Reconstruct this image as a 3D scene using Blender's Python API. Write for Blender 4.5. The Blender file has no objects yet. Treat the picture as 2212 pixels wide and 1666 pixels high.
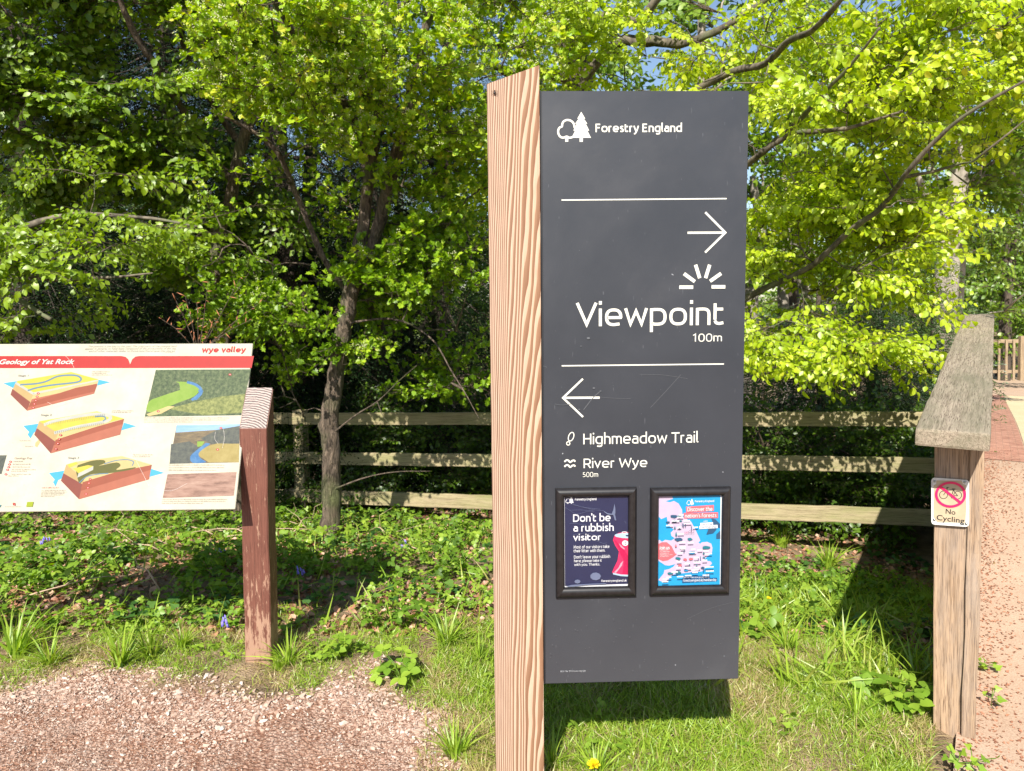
import bpy, math
import numpy as np
from mathutils import Vector, Matrix
R = np.random.default_rng(7)
C = bpy.context.scene.collection
rad = math.radians
# ------------------------------------------------------------------ camera
CAMH = 1.5; PITCH = rad(6.2); FP = 1600.0
CP = np.array([0, 0, CAMH])
FW = np.array([0, math.cos(PITCH), -math.sin(PITCH)]); UP = np.array([0, math.sin(PITCH), math.cos(PITCH)])
cam = bpy.data.cameras.new('camera'); co = bpy.data.objects.new('camera', cam); C.objects.link(co)
co.location = CP; co.rotation_euler = (rad(90)-PITCH, 0, 0)
cam.lens = 36*FP/2212; cam.sensor_width = 36; cam.clip_end = 3000; cam.clip_start = .05
cam.dof.use_dof = True; cam.dof.focus_distance = 2.4; cam.dof.aperture_fstop = 8
bpy.context.scene.camera = co
def ray(u, v):
    return np.array([(u-1106)/FP, 0, 0]) + FW - UP*(v-833)/FP
def at(u, v, Y):                      # point of the place seen there, on the upright plane y = Y
    d = ray(u, v); return CP + d*(Y/d[1])
def nrm(v): v = np.asarray(v, float); return v/np.linalg.norm(v)
# ------------------------------------------------------------------ sun, sky
SAZ, SEL = rad(15), rad(42)
SUN = np.array([-math.sin(SAZ)*math.cos(SEL), -math.cos(SAZ)*math.cos(SEL), math.sin(SEL)])
w = bpy.data.worlds.new('World'); bpy.context.scene.world = w; w.use_nodes = True
nt = w.node_tree; bg = nt.nodes['Background']
sky = nt.nodes.new('ShaderNodeTexSky'); sky.sky_type = 'NISHITA'; sky.sun_disc = False
sky.sun_elevation = SEL; sky.sun_rotation = math.pi + SAZ; sky.air_density = 1.0; sky.dust_density = .6
nt.links.new(sky.outputs[0], bg.inputs[0]); bg.inputs[1].default_value = .085
sl = bpy.data.lights.new('sun', 'SUN'); sl.energy = 5.0; sl.angle = rad(.5); sl.color = (1, .95, .86)
so = bpy.data.objects.new('sun', sl); C.objects.link(so)
so.rotation_euler = Vector(-SUN).to_track_quat('-Z', 'Y').to_euler(); so.location = (0, 0, 20)
vs = bpy.context.scene.view_settings; vs.view_transform = 'Standard'; vs.look = 'None'; vs.exposure = .95; vs.gamma = 1
cy = bpy.context.scene.cycles
cy.max_bounces = 7; cy.diffuse_bounces = 3; cy.glossy_bounces = 2; cy.transmission_bounces = 4; cy.transparent_max_bounces = 4

# ------------------------------------------------------------------ naming
def tag(o, label=None, cat=None, group=None, kind=None):
    if label: o['label'] = label
    if cat: o['category'] = cat
    if group: o['group'] = group
    if kind: o['kind'] = kind
    return o
def thing(name, loc, label, cat, group=None):
    o = bpy.data.objects.new(name, None); C.objects.link(o); o.location = loc; o.empty_display_size = .1
    return tag(o, label, cat, group)
def link(o, parent=None):
    C.objects.link(o)
    if parent is not None:
        o.parent = parent
        bpy.context.view_layer.update()
        o.matrix_parent_inverse = parent.matrix_world.inverted()
    return o
# ------------------------------------------------------------------ materials
def mat(name):
    m = bpy.data.materials.new(name); m.use_nodes = True
    nt = m.node_tree; return m, nt, nt.nodes['Principled BSDF']
def N(nt, t, **k):
    n = nt.nodes.new('ShaderNode'+t)
    for a, b in k.items():
        if a[0] == '_': n.inputs[a[1:].replace('_', ' ')].default_value = b
        else: setattr(n, a, b)
    return n
def L(nt, a, b): nt.links.new(a, b)
def ramp(nt, src, stops, interp='LINEAR'):
    r = nt.nodes.new('ShaderNodeValToRGB'); e = r.color_ramp.elements; r.color_ramp.interpolation = interp
    while len(e) < len(stops): e.new(.5)
    for q, (p, c) in zip(e, stops): q.position = p; q.color = (*c, 1) if len(c) == 3 else c
    if src is not None: L(nt, src, r.inputs[0])
    return r
def plain(name, col, rough=.6, metal=0, noise=0, nscale=40):
    m, nt, b = mat(name); b.inputs['Roughness'].default_value = rough; b.inputs['Metallic'].default_value = metal
    b.inputs['Base Color'].default_value = (*col, 1)
    if noise:
        tc = N(nt, 'TexCoord'); n = N(nt, 'TexNoise', _Scale=nscale, _Detail=4)
        L(nt, tc.outputs['Object'], n.inputs['Vector'])
        r = ramp(nt, n.outputs[0], [(.3, tuple(c*(1-noise) for c in col)), (.7, tuple(min(1, c*(1+noise)) for c in col))])
        L(nt, r.outputs[0], b.inputs['Base Color'])
    return m
def mathn(nt, op, a, b=None, c=None):
    n = nt.nodes.new('ShaderNodeMath'); n.operation = op
    for i, x in enumerate((a, b, c)):
        if x is None: continue
        if isinstance(x, (int, float)): n.inputs[i].default_value = x
        else: L(nt, x, n.inputs[i])
    return n.outputs[0]
def bump(nt, b, h, strength=.3, dist=.01):
    n = N(nt, 'Bump'); n.inputs['Strength'].default_value = strength; n.inputs['Distance'].default_value = dist
    L(nt, h, n.inputs['Height']); L(nt, n.outputs[0], b.inputs['Normal']); return n
def leafmat(name, stops, trans=.42, gloss=.02, rough=.45):
    m = bpy.data.materials.new(name); m.use_nodes = True; nt = m.node_tree; nt.nodes.clear()
    out = N(nt, 'OutputMaterial'); a = N(nt, 'Attribute', attribute_name='tint')
    r = ramp(nt, a.outputs['Fac'], stops)
    d = N(nt, 'BsdfDiffuse'); t = N(nt, 'BsdfTranslucent'); g = N(nt, 'BsdfGlossy', _Roughness=rough)
    hs = N(nt, 'HueSaturation', _Saturation=1.15, _Value=1.25); L(nt, r.outputs[0], hs.inputs['Color'])
    L(nt, r.outputs[0], d.inputs[0]); L(nt, hs.outputs[0], t.inputs[0])
    m1 = N(nt, 'MixShader'); m1.inputs[0].default_value = trans; L(nt, d.outputs[0], m1.inputs[1]); L(nt, t.outputs[0], m1.inputs[2])
    m2 = N(nt, 'MixShader'); m2.inputs[0].default_value = gloss; L(nt, m1.outputs[0], m2.inputs[1]); L(nt, g.outputs[0], m2.inputs[2])
    L(nt, m2.outputs[0], out.inputs[0]); return m
def barkmat(name, c1, c2, c3=None, sc=30, stretch=.22, bs=.8, bd=.02):
    m, nt, b = mat(name); b.inputs['Roughness'].default_value = .9
    tc = N(nt, 'TexCoord'); mp = N(nt, 'Mapping'); mp.inputs['Scale'].default_value = (1, 1, stretch); L(nt, tc.outputs['Object'], mp.inputs[0])
    n = N(nt, 'TexNoise', _Scale=sc, _Detail=6, _Roughness=.65, _Distortion=.6); L(nt, mp.outputs[0], n.inputs['Vector'])
    n2 = N(nt, 'TexNoise', _Scale=3, _Detail=3); L(nt, tc.outputs['Object'], n2.inputs['Vector'])
    r = ramp(nt, n.outputs[0], [(.36, c1), (.62, c2)])
    mx = N(nt, 'Mix', data_type='RGBA'); q = ramp(nt, n2.outputs[0], [(.5, (0, 0, 0)), (.7, (1, 1, 1))]); L(nt, q.outputs[0], mx.inputs[0])
    L(nt, r.outputs[0], mx.inputs[6]); mx.inputs[7].default_value = (*(c3 or c2), 1); L(nt, mx.outputs[2], b.inputs['Base Color'])
    bump(nt, b, n.outputs[0], bs, bd); return m
def timber(name, light, dark, stain=None, stain_amt=.5, fibre=90, rough=.8, crack=.5, spec=.3):
    """weathered timber, grain along the object's x axis"""
    m, nt, b = mat(name); b.inputs['Roughness'].default_value = rough; b.inputs['Specular IOR Level'].default_value = spec
    tc = N(nt, 'TexCoord'); mp = N(nt, 'Mapping'); mp.inputs['Scale'].default_value = (.035, 1, 1); L(nt, tc.outputs['Object'], mp.inputs[0])
    n = N(nt, 'TexNoise', _Scale=fibre, _Detail=5, _Roughness=.6, _Distortion=.5); L(nt, mp.outputs[0], n.inputs['Vector'])
    n3 = N(nt, 'TexNoise', _Scale=fibre*3.3, _Detail=2); L(nt, mp.outputs[0], n3.inputs['Vector'])
    mps = N(nt, 'Mapping'); mps.inputs['Scale'].default_value = (.16, 1, 1); L(nt, tc.outputs['Object'], mps.inputs[0])
    n2 = N(nt, 'TexNoise', _Scale=60 if stain_amt > .85 else 9, _Detail=8, _Roughness=.75); L(nt, mps.outputs[0], n2.inputs['Vector'])
    r = ramp(nt, n.outputs[0], [(.33, dark), (.55, light), (.75, tuple(min(1, x*1.15) for x in light))])
    mx = N(nt, 'Mix', data_type='RGBA', blend_type='MULTIPLY'); mx.inputs[0].default_value = crack
    q = ramp(nt, n3.outputs[0], [(.34, (.25, .2, .18)), (.45, (1, 1, 1))]); L(nt, r.outputs[0], mx.inputs[6]); L(nt, q.outputs[0], mx.inputs[7])
    sf_ = n2.outputs[0]
    if stain_amt > .85:      # the foot of the painted post has lost most of its paint
        sp_ = N(nt, 'SeparateXYZ'); L(nt, tc.outputs['Object'], sp_.inputs[0]); sf_ = mathn(nt, 'ADD', sf_, mathn(nt, 'MULTIPLY', mathn(nt, 'MAXIMUM', mathn(nt, 'SUBTRACT', .42, sp_.outputs[0]), 0), .42))
    m2 = N(nt, 'Mix', data_type='RGBA'); q2 = ramp(nt, sf_, [(.575, (0, 0, 0)), (.63, (stain_amt*.8,)*3)] if stain_amt > .85 else [(.45, (0, 0, 0)), (.68, (stain_amt,)*3)]); L(nt, q2.outputs[0], m2.inputs[0])
    L(nt, mx.outputs[2], m2.inputs[6]); m2.inputs[7].default_value = (*(stain or dark), 1); L(nt, m2.outputs[2], b.inputs['Base Color'])
    bump(nt, b, n.outputs[0], .5, .004); return m

M = {}
# ------------------------------------------------------------------ mesh tools
class Chunk:
    def __init__(s, V, loops, tot, mi=None, tint=None, smooth=False):
        s.V = np.asarray(V, float).reshape(-1, 3); s.l = np.asarray(loops, np.int64); s.t = np.asarray(tot, np.int64)
        s.m = np.zeros(len(s.t), np.int64)+(0 if mi is None else mi)
        s.tint = np.zeros(len(s.V))+(.5 if tint is None else tint); s.sm = np.zeros(len(s.t), bool)+smooth
def cat(cs):
    cs = [c for c in cs if c is not None and len(c.V)]
    off = np.cumsum([0]+[len(c.V) for c in cs])
    o = Chunk(np.concatenate([c.V for c in cs]), np.concatenate([c.l+off[i] for i, c in enumerate(cs)]), np.concatenate([c.t for c in cs]))
    o.m = np.concatenate([c.m for c in cs]); o.tint = np.concatenate([c.tint for c in cs]); o.sm = np.concatenate([c.sm for c in cs])
    return o
def inst(T, P, Rm, S, dt=None):
    """copies of template T at points P, with rotations Rm and sizes S, as one chunk"""
    n = len(P)
    if n == 0: return None
    V = np.einsum('nij,vj->nvi', Rm*np.asarray(S)[:, None, None], T.V)+np.asarray(P)[:, None, :]
    nv = len(T.V); l = (T.l[None]+(np.arange(n)*nv)[:, None]).ravel()
    o = Chunk(V.reshape(-1, 3), l, np.tile(T.t, n)); o.m = np.tile(T.m, n); o.sm = np.tile(T.sm, n)
    o.tint = (T.tint[None]+(np.zeros(n) if dt is None else dt)[:, None]).ravel(); return o
def frames(F, Nn):
    F = np.asarray(F, float); F = F/np.linalg.norm(F, axis=1, keepdims=True)
    Nn = np.asarray(Nn, float); Nn = Nn-(Nn*F).sum(1, keepdims=True)*F; Nn /= np.linalg.norm(Nn, axis=1, keepdims=True)+1e-9
    Y = np.cross(Nn, F); return np.stack([F, Y, Nn], -1)
def build(name, ch, mats, parent=None, origin=None):
    if isinstance(ch, list): ch = cat(ch)
    me = bpy.data.meshes.new(name)
    V = ch.V if origin is None else ch.V-np.asarray(origin)
    me.vertices.add(len(V)); me.vertices.foreach_set('co', V.astype(np.float32).ravel())
    me.loops.add(len(ch.l)); me.loops.foreach_set('vertex_index', ch.l.astype(np.int32))
    me.polygons.add(len(ch.t)); st = np.concatenate([[0], np.cumsum(ch.t)[:-1]])
    me.polygons.foreach_set('loop_start', st.astype(np.int32)); me.polygons.foreach_set('loop_total', ch.t.astype(np.int32))
    me.polygons.foreach_set('material_index', ch.m.astype(np.int32)); me.polygons.foreach_set('use_smooth', ch.sm)
    for m in mats: me.materials.append(m)
    a = me.attributes.new('tint', 'FLOAT', 'POINT'); a.data.foreach_set('value', ch.tint.astype(np.float32))
    me.update(calc_edges=True); me.validate()
    o = bpy.data.objects.new(name, me)
    if origin is not None: o.location = origin
    return link(o, parent)
def tube(pts, radii, sides=8, mi=0, wob=0, tint=.5, cap=True):
    P = np.asarray(pts, float); n = len(P); radii = np.broadcast_to(radii, n)
    if wob and n > 4:
        e_ = R.normal(size=(n, 3)); e_[1:-1] = (e_[:-2]+e_[1:-1]+e_[2:])/1.7; e_[0] = e_[-1] = 0; P = P+e_*radii[:, None]*.11
    T = np.gradient(P, axis=0); T /= np.linalg.norm(T, axis=1, keepdims=True)+1e-9
    ref = np.array([0, 0, 1.]) if abs(T[0][2]) < .9 else np.array([1., 0, 0])
    A = np.cross(T, ref); A /= np.linalg.norm(A, axis=1, keepdims=True)+1e-9; B = np.cross(T, A)
    th = np.linspace(0, 2*np.pi, sides, endpoint=False)
    rr = radii[:, None]*(1+(wob*R.normal(size=(n, sides)) if wob else 0))
    V = P[:, None]+rr[..., None]*(np.cos(th)[None, :, None]*A[:, None]+np.sin(th)[None, :, None]*B[:, None])
    i = np.arange(n-1)[:, None]*sides; j = np.arange(sides)[None]; k = (j+1) % sides
    q = np.stack([i+j, i+k, i+sides+k, i+sides+j], -1).reshape(-1, 4)
    l = list(q.ravel()); t = [4]*len(q)
    if cap: l += list(range(sides))[::-1]+list(range((n-1)*sides, n*sides)); t += [sides, sides]
    return Chunk(V.reshape(-1, 3), l, t, mi, tint, True)
def smoothpath(pts, k=4):
    P = np.asarray(pts, float)
    if len(P) < 3: return P
    out = []
    E = np.vstack([2*P[0]-P[1], P, 2*P[-1]-P[-2]])
    for i in range(len(P)-1):
        a, b, c, d = E[i:i+4]
        for s in np.arange(k)/k:
            out.append(.5*((2*b)+(-a+c)*s+(2*a-5*b+4*c-d)*s*s+(-a+3*b-3*c+d)*s**3))
    out.append(P[-1]); return np.array(out)
def rimp(n):
    v = R.normal(size=(n, 3)); return v/np.linalg.norm(v, axis=1, keepdims=True)
def vnoise(x, y, s, seed=0):
    g = np.random.default_rng(seed).random((64, 64)); x = np.asarray(x)*s+100; y = np.asarray(y)*s+100
    xi = np.floor(x).astype(int); yi = np.floor(y).astype(int); fx = x-xi; fy = y-yi; fx = fx*fx*(3-2*fx); fy = fy*fy*(3-2*fy)
    G = lambda a, b: g[a % 64, b % 64]
    return (G(xi, yi)*(1-fx)+G(xi+1, yi)*fx)*(1-fy)+(G(xi, yi+1)*(1-fx)+G(xi+1, yi+1)*fx)*fy
def sstep(a, b, x): t = np.clip((x-a)/(b-a), 0, 1); return t*t*(3-2*t)

import bmesh
def beam(name, p0, p1, w_, h_, m, parent=None, up=(0, 0, 1), bev=.004, top_cut=0, wobble=.0015):
    """sawn timber: local x along p0->p1, local y = width, local z = height; own mesh"""
    p0 = np.array(p0, float); p1 = np.array(p1, float); Ln = np.linalg.norm(p1-p0); x = (p1-p0)/Ln
    u = np.array(up, float); z = nrm(u-(u@x)*x); y = np.cross(z, x)
    bm = bmesh.new(); n = max(2, int(Ln/.12))
    rings = []
    for i in range(n+1):
        X = Ln*i/n; dy, dz = R.normal(size=2)*wobble if 0 < i < n else (0, 0)
        ring = []
        for sy, sz in ((-1, -1), (1, -1), (1, 1), (-1, 1)):
            XX = X+(top_cut*(-sz)*.5 if i == n else 0)
            ring.append(bm.verts.new((XX, sy*w_/2+dy, sz*h_/2+dz)))
        rings.append(ring)
    for a, b in zip(rings, rings[1:]):
        for k in range(4): bm.faces.new((a[k], a[(k+1) % 4], b[(k+1) % 4], b[k]))
    bm.faces.new(rings[0][::-1]); bm.faces.new(rings[-1])
    bm.normal_update()
    ed = [e for e in bm.edges if len(e.link_faces) == 2 and e.calc_face_angle(0) > .6]
    if bev: bmesh.ops.bevel(bm, geom=ed, offset=bev, segments=2, affect='EDGES', profile=.6)
    me = bpy.data.meshes.new(name); bm.to_mesh(me); bm.free(); me.materials.append(m)
    me.polygons.foreach_set('use_smooth', [False]*len(me.polygons))
    o = bpy.data.objects.new(name, me); Mx = Matrix.Identity(4)
    for i in range(3): Mx[i][0] = x[i]; Mx[i][1] = y[i]; Mx[i][2] = z[i]; Mx[i][3] = p0[i]
    o.matrix_world = Mx
    return link(o, parent)

# ------------------------------------------------------------------ flat printed work lying on a real plane
class Plane:
    def __init__(s, o, ex, ez):
        s.o = np.array(o, float); s.ex = nrm(ex); s.ez = nrm(np.array(ez)-(np.array(ez)@s.ex)*s.ex); s.n = np.cross(s.ex, s.ez)   # n towards the reader
    def loc(s, p, off=0):
        d = ray(*p); t = ((s.o+s.n*off-CP)@s.n)/(d@s.n); q = CP+d*t-s.o; return np.array([q@s.ex, q@s.ez])
    def mtx(s):
        Mx = Matrix.Identity(4)
        for i in range(3): Mx[i][0] = s.ex[i]; Mx[i][1] = -s.n[i]; Mx[i][2] = s.ez[i]; Mx[i][3] = s.o[i]
        return Mx
_tc = {}
def glyphs(w):
    """monoline humanist sans: centre lines as (points); y up, x-height 520, capitals 693, ascenders 770"""
    h = w/2; X = 520-h; K = 693-h; AS = 770; B = h; r = 205; n = 2.5
    def arc(cx, cy, rx, ry, a0, a1, k=16):
        o = []
        for t in np.linspace(math.radians(a0), math.radians(a1), k):
            c, q = math.cos(t), math.sin(t); o.append((cx+rx*math.copysign(abs(c)**(2/n), c), cy+ry*math.copysign(abs(q)**(2/n), q)))
        return o
    cy = (X+B)/2; ry = (X-B)/2; rx = 205; O = lambda cx: arc(cx, cy, rx, ry, 0, 360, 32)
    L_ = 80; dot = lambda x, y=690: [(x, y-52), (x, y+52)]
    g = {}
    g['o'] = ([O(L_+rx)], 2*L_+2*rx)
    g['c'] = ([arc(L_+rx, cy, rx, ry, 62, 298)+[(L_+rx+150, B+28)]], 420)
    g['e'] = ([[(L_+8, cy-10), (L_+2*rx-10, cy-10)]+arc(L_+rx, cy, rx-5, ry, 0, 290, 26)+[(L_+rx+165, B+18)]], 560)
    g['n'] = ([[(L_, 0), (L_, X-8)]+[(L_+70, X)]+arc(L_+170, X-170, 160, 170, 90, 0, 8)+[(L_+330, 0)]], 490)
    g['m'] = ([[(L_, 0), (L_, X-8), (L_+70, X)]+arc(L_+150, X-150, 125, 150, 90, 0, 8)+[(L_+275, 0)], [(L_+275, X-110)]+arc(L_+400, X-150, 150, 150, 130, 0, 10)+[(L_+550, 0)]], 710)
    g['h'] = ([[(L_, 0), (L_, AS)], [(L_, X-25), (L_+70, X)]+arc(L_+170, X-170, 155, 170, 90, 0, 8)+[(L_+325, 0)]], 485)
    g['u'] = ([[(L_, 520)]+arc(L_+155, B+170, 155, 170, 180, 270, 8)+[(L_+240, B), (L_+320, B+12), (L_+320, 520)]], 480)
    g['r'] = ([[(L_, 0), (L_, X-14), (L_+90, X), (L_+190, X-6)]], 340)
    g['i'] = ([[(L_, 0), (L_, 520)], dot(L_)], 160)
    g['l'] = ([[(L_, AS), (L_, 120)]+arc(L_+110, B+95, 110, 95, 180, 265, 6)], 220)
    g['t'] = ([[(L_, 640), (L_, 150)]+arc(L_+130, B+120, 130, 120, 180, 270, 7)+[(L_+240, B+22)], [(L_, X-8), (L_+230, X-8)]], 370)
    g['f'] = ([[(L_, 0), (L_, 560)]+arc(L_+150, K-70, 150, 145, 180, 90, 7)+[(L_+230, AS-h-10)], [(L_, X-8), (L_+215, X-8)]], 340)
    g['d'] = ([[(L_+380, AS), (L_+380, B+10), (L_+290, B)]+arc(L_+rx, cy, rx, ry, 270, 90, 18)+[(L_+290, X), (L_+380, X-22)]], 540)
    g['b'] = ([[(L_, AS), (L_, B+10), (L_+90, B)]+arc(L_+180, cy, rx, ry, -90, 90, 18)+[(L_+90, X), (L_, X-22)]], 540)
    g['p'] = ([[(L_, -190), (L_, X-8), (L_+95, X)]+arc(L_+180, cy, rx, ry, 90, -90, 18)+[(L_+90, B), (L_, B+22)]], 540)
    g['q'] = g['d']
    g['g'] = ([[(L_+370, B+30), (L_+280, B)]+arc(L_+rx, cy, rx, ry, 270, 90, 18)+[(L_+290, X), (L_+370, X-10), (L_+370, -20)]+arc(L_+220, -10, 150, 135, 0, -100, 8)+[(L_+60, -125)]], 540)
    g['a'] = ([[(L_+30, X-15), (L_+110, X)]+arc(L_+170, X-140, 150, 140, 90, 0, 8)+[(L_+320, B+8), (L_+200, B)]+arc(L_+150, B+135, 150, 135, 270, 90, 14)+[(L_+200, B+270), (L_+320, B+255)]], 480)
    g['s'] = ([smoothpath([(L_, B+22), (L_+100, B), (L_+220, B+25), (L_+245, B+110), (L_+190, B+180), (L_+80, cy+35), (L_+15, X-120), (L_+50, X-20), (L_+140, X), (L_+240, X-22)], 3)], 400)
    g['k'] = ([[(L_, 0), (L_, AS)], [(L_+300, 520), (L_+20, 275), (L_+325, 0)]], 450)
    g['v'] = ([[(50, 520), (235, 48), (420, 520)]], 470)
    g['w'] = ([[(50, 520), (190, 52), (345, 440), (500, 52), (640, 520)]], 690)
    g['y'] = ([[(60, 520), (75, 430), (245, 30)], [(430, 520), (330, 200), (240, 0), (150, -120), (50, -142)]], 480)
    g['j'] = ([[(120, 520), (120, -60), (90, -130), (0, -145)], dot(120)], 200)
    g["'"] = ([[(70, 770), (70, 560)]], 140); g['.'] = ([[(70, 0), (70, 105)]], 150); g[';'] = ([[(90, 95), (90, 0), (40, -110)], [(90, 400), (90, 505)]], 160)
    g['/'] = ([[(20, -140), (330, 790)]], 360); g[':'] = ([[(80, 0), (80, 105)], [(80, 400), (80, 505)]], 160)
    g['F'] = ([[(L_, 0), (L_, K), (L_+340, K)], [(L_, 370), (L_+300, 370)]], 480); g['E'] = ([[(L_+350, B), (L_, B), (L_, K), (L_+335, K)], [(L_, 365), (L_+300, 365)]], 510)
    g['V'] = ([[(30, 693), (295, 58), (560, 693)]], 590); g['H'] = ([[(L_, 0), (L_, 693)], [(L_+430, 0), (L_+430, 693)], [(L_, 365), (L_+430, 365)]], 600)
    g['T'] = ([[(20, K), (540, K)], [(280, K), (280, 0)]], 560); g['R'] = ([[(L_, 0), (L_, K), (L_+190, K)]+arc(L_+200, K-180, 185, 180, 90, -90, 14)+[(L_+30, K-360)], [(L_+220, K-360), (L_+400, 0)]], 540)
    g['W'] = ([[(40, 693), (210, 58), (420, 560), (630, 58), (800, 693)]], 840); g['D'] = ([[(L_, B), (L_, K), (L_+180, K)]+arc(L_+180, (K+B)/2, 300, (K-B)/2, 90, -90, 16)+[(L_, B)]], 640)
    g['M'] = ([[(L_, 0), (L_+35, 690), (L_+280, 160), (L_+525, 690), (L_+565, 0)]], 740); g['J'] = ([[(260, 693), (260, 200)]+arc(110, B+170, 150, 170, 0, -110, 8)], 360)
    g['0'] = ([arc(L_+195, 346, 195, K/2+3, 0, 360, 32)], 550); g['1'] = ([[(60, 560), (230, 680), (230, 0)]], 400)
    g['5'] = ([[(L_+310, K), (L_+65, K), (L_+40, 385), (L_+140, 395)]+arc(L_+130, B+175, 210, 178, 70, -90, 12)+[(L_, B+22)]], 520)
    g[' '] = ([], 215); return g
def textpoly(txt, weight=0, shear=0):
    k = (txt, weight, shear)
    if k in _tc: return _tc[k]
    if weight is not None and all(c in GL for c in txt):
        w_ = 78+weight*1700; G = glyphs(w_); x = 0; V = []; F = []; Lf = []
        for c in txt:
            st, adv = G[c]; x += 6
            for i, P in enumerate(st):
                P = np.array(P, float)
                keep = [0]+[j for j in range(1, len(P)) if np.linalg.norm(P[j]-P[j-1]) > 1e-3]; P = P[keep]
                closed = len(P) > 3 and np.linalg.norm(P[0]-P[-1]) < 1
                if closed: P = P[:-1]
                m = len(P); b0 = len(V)
                for j in range(m):
                    d1 = nrm(P[j]-P[j-1]) if (j or closed) else nrm(P[1]-P[0]); d2 = nrm(P[(j+1) % m]-P[j]) if (j < m-1 or closed) else d1
                    t = d1+d2; t = nrm(t) if np.linalg.norm(t) > .1 else d1; nn = np.array([-t[1], t[0]]); cc = max(.42, nn@np.array([-d1[1], d1[0]]))
                    V += [P[j]+nn*w_/2/cc+[x, 0], P[j]-nn*w_/2/cc+[x, 0]]; Lf += [i+1, i+1]
                for j in range(m if closed else m-1):
                    a = b0+2*j; b = b0+2*((j+1) % m); F.append([a, a+1, b+1, b])
            x += adv+weight*900
        V = np.array(V); V[:, 0] += V[:, 1]*shear; _tc[k] = (V, F, np.array(Lf)*2.5e-5); return _tc[k]
    c = bpy.data.curves.new('t', 'FONT'); c.body = txt; c.offset = weight or 0; c.shear = shear; c.resolution_u = 4; c.fill_mode = 'FRONT'
    o = bpy.data.objects.new('t', c); C.objects.link(o); bpy.context.view_layer.update()
    me = bpy.data.meshes.new_from_object(o.evaluated_get(bpy.context.evaluated_depsgraph_get()))
    V = np.array([v.co[:2] for v in me.vertices]); F = [list(p.vertices) for p in me.polygons]
    bpy.data.objects.remove(o); bpy.data.curves.remove(c); bpy.data.meshes.remove(me)
    _tc[k] = (V, F, 0); return _tc[k]
GL = set(glyphs(88))
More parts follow.
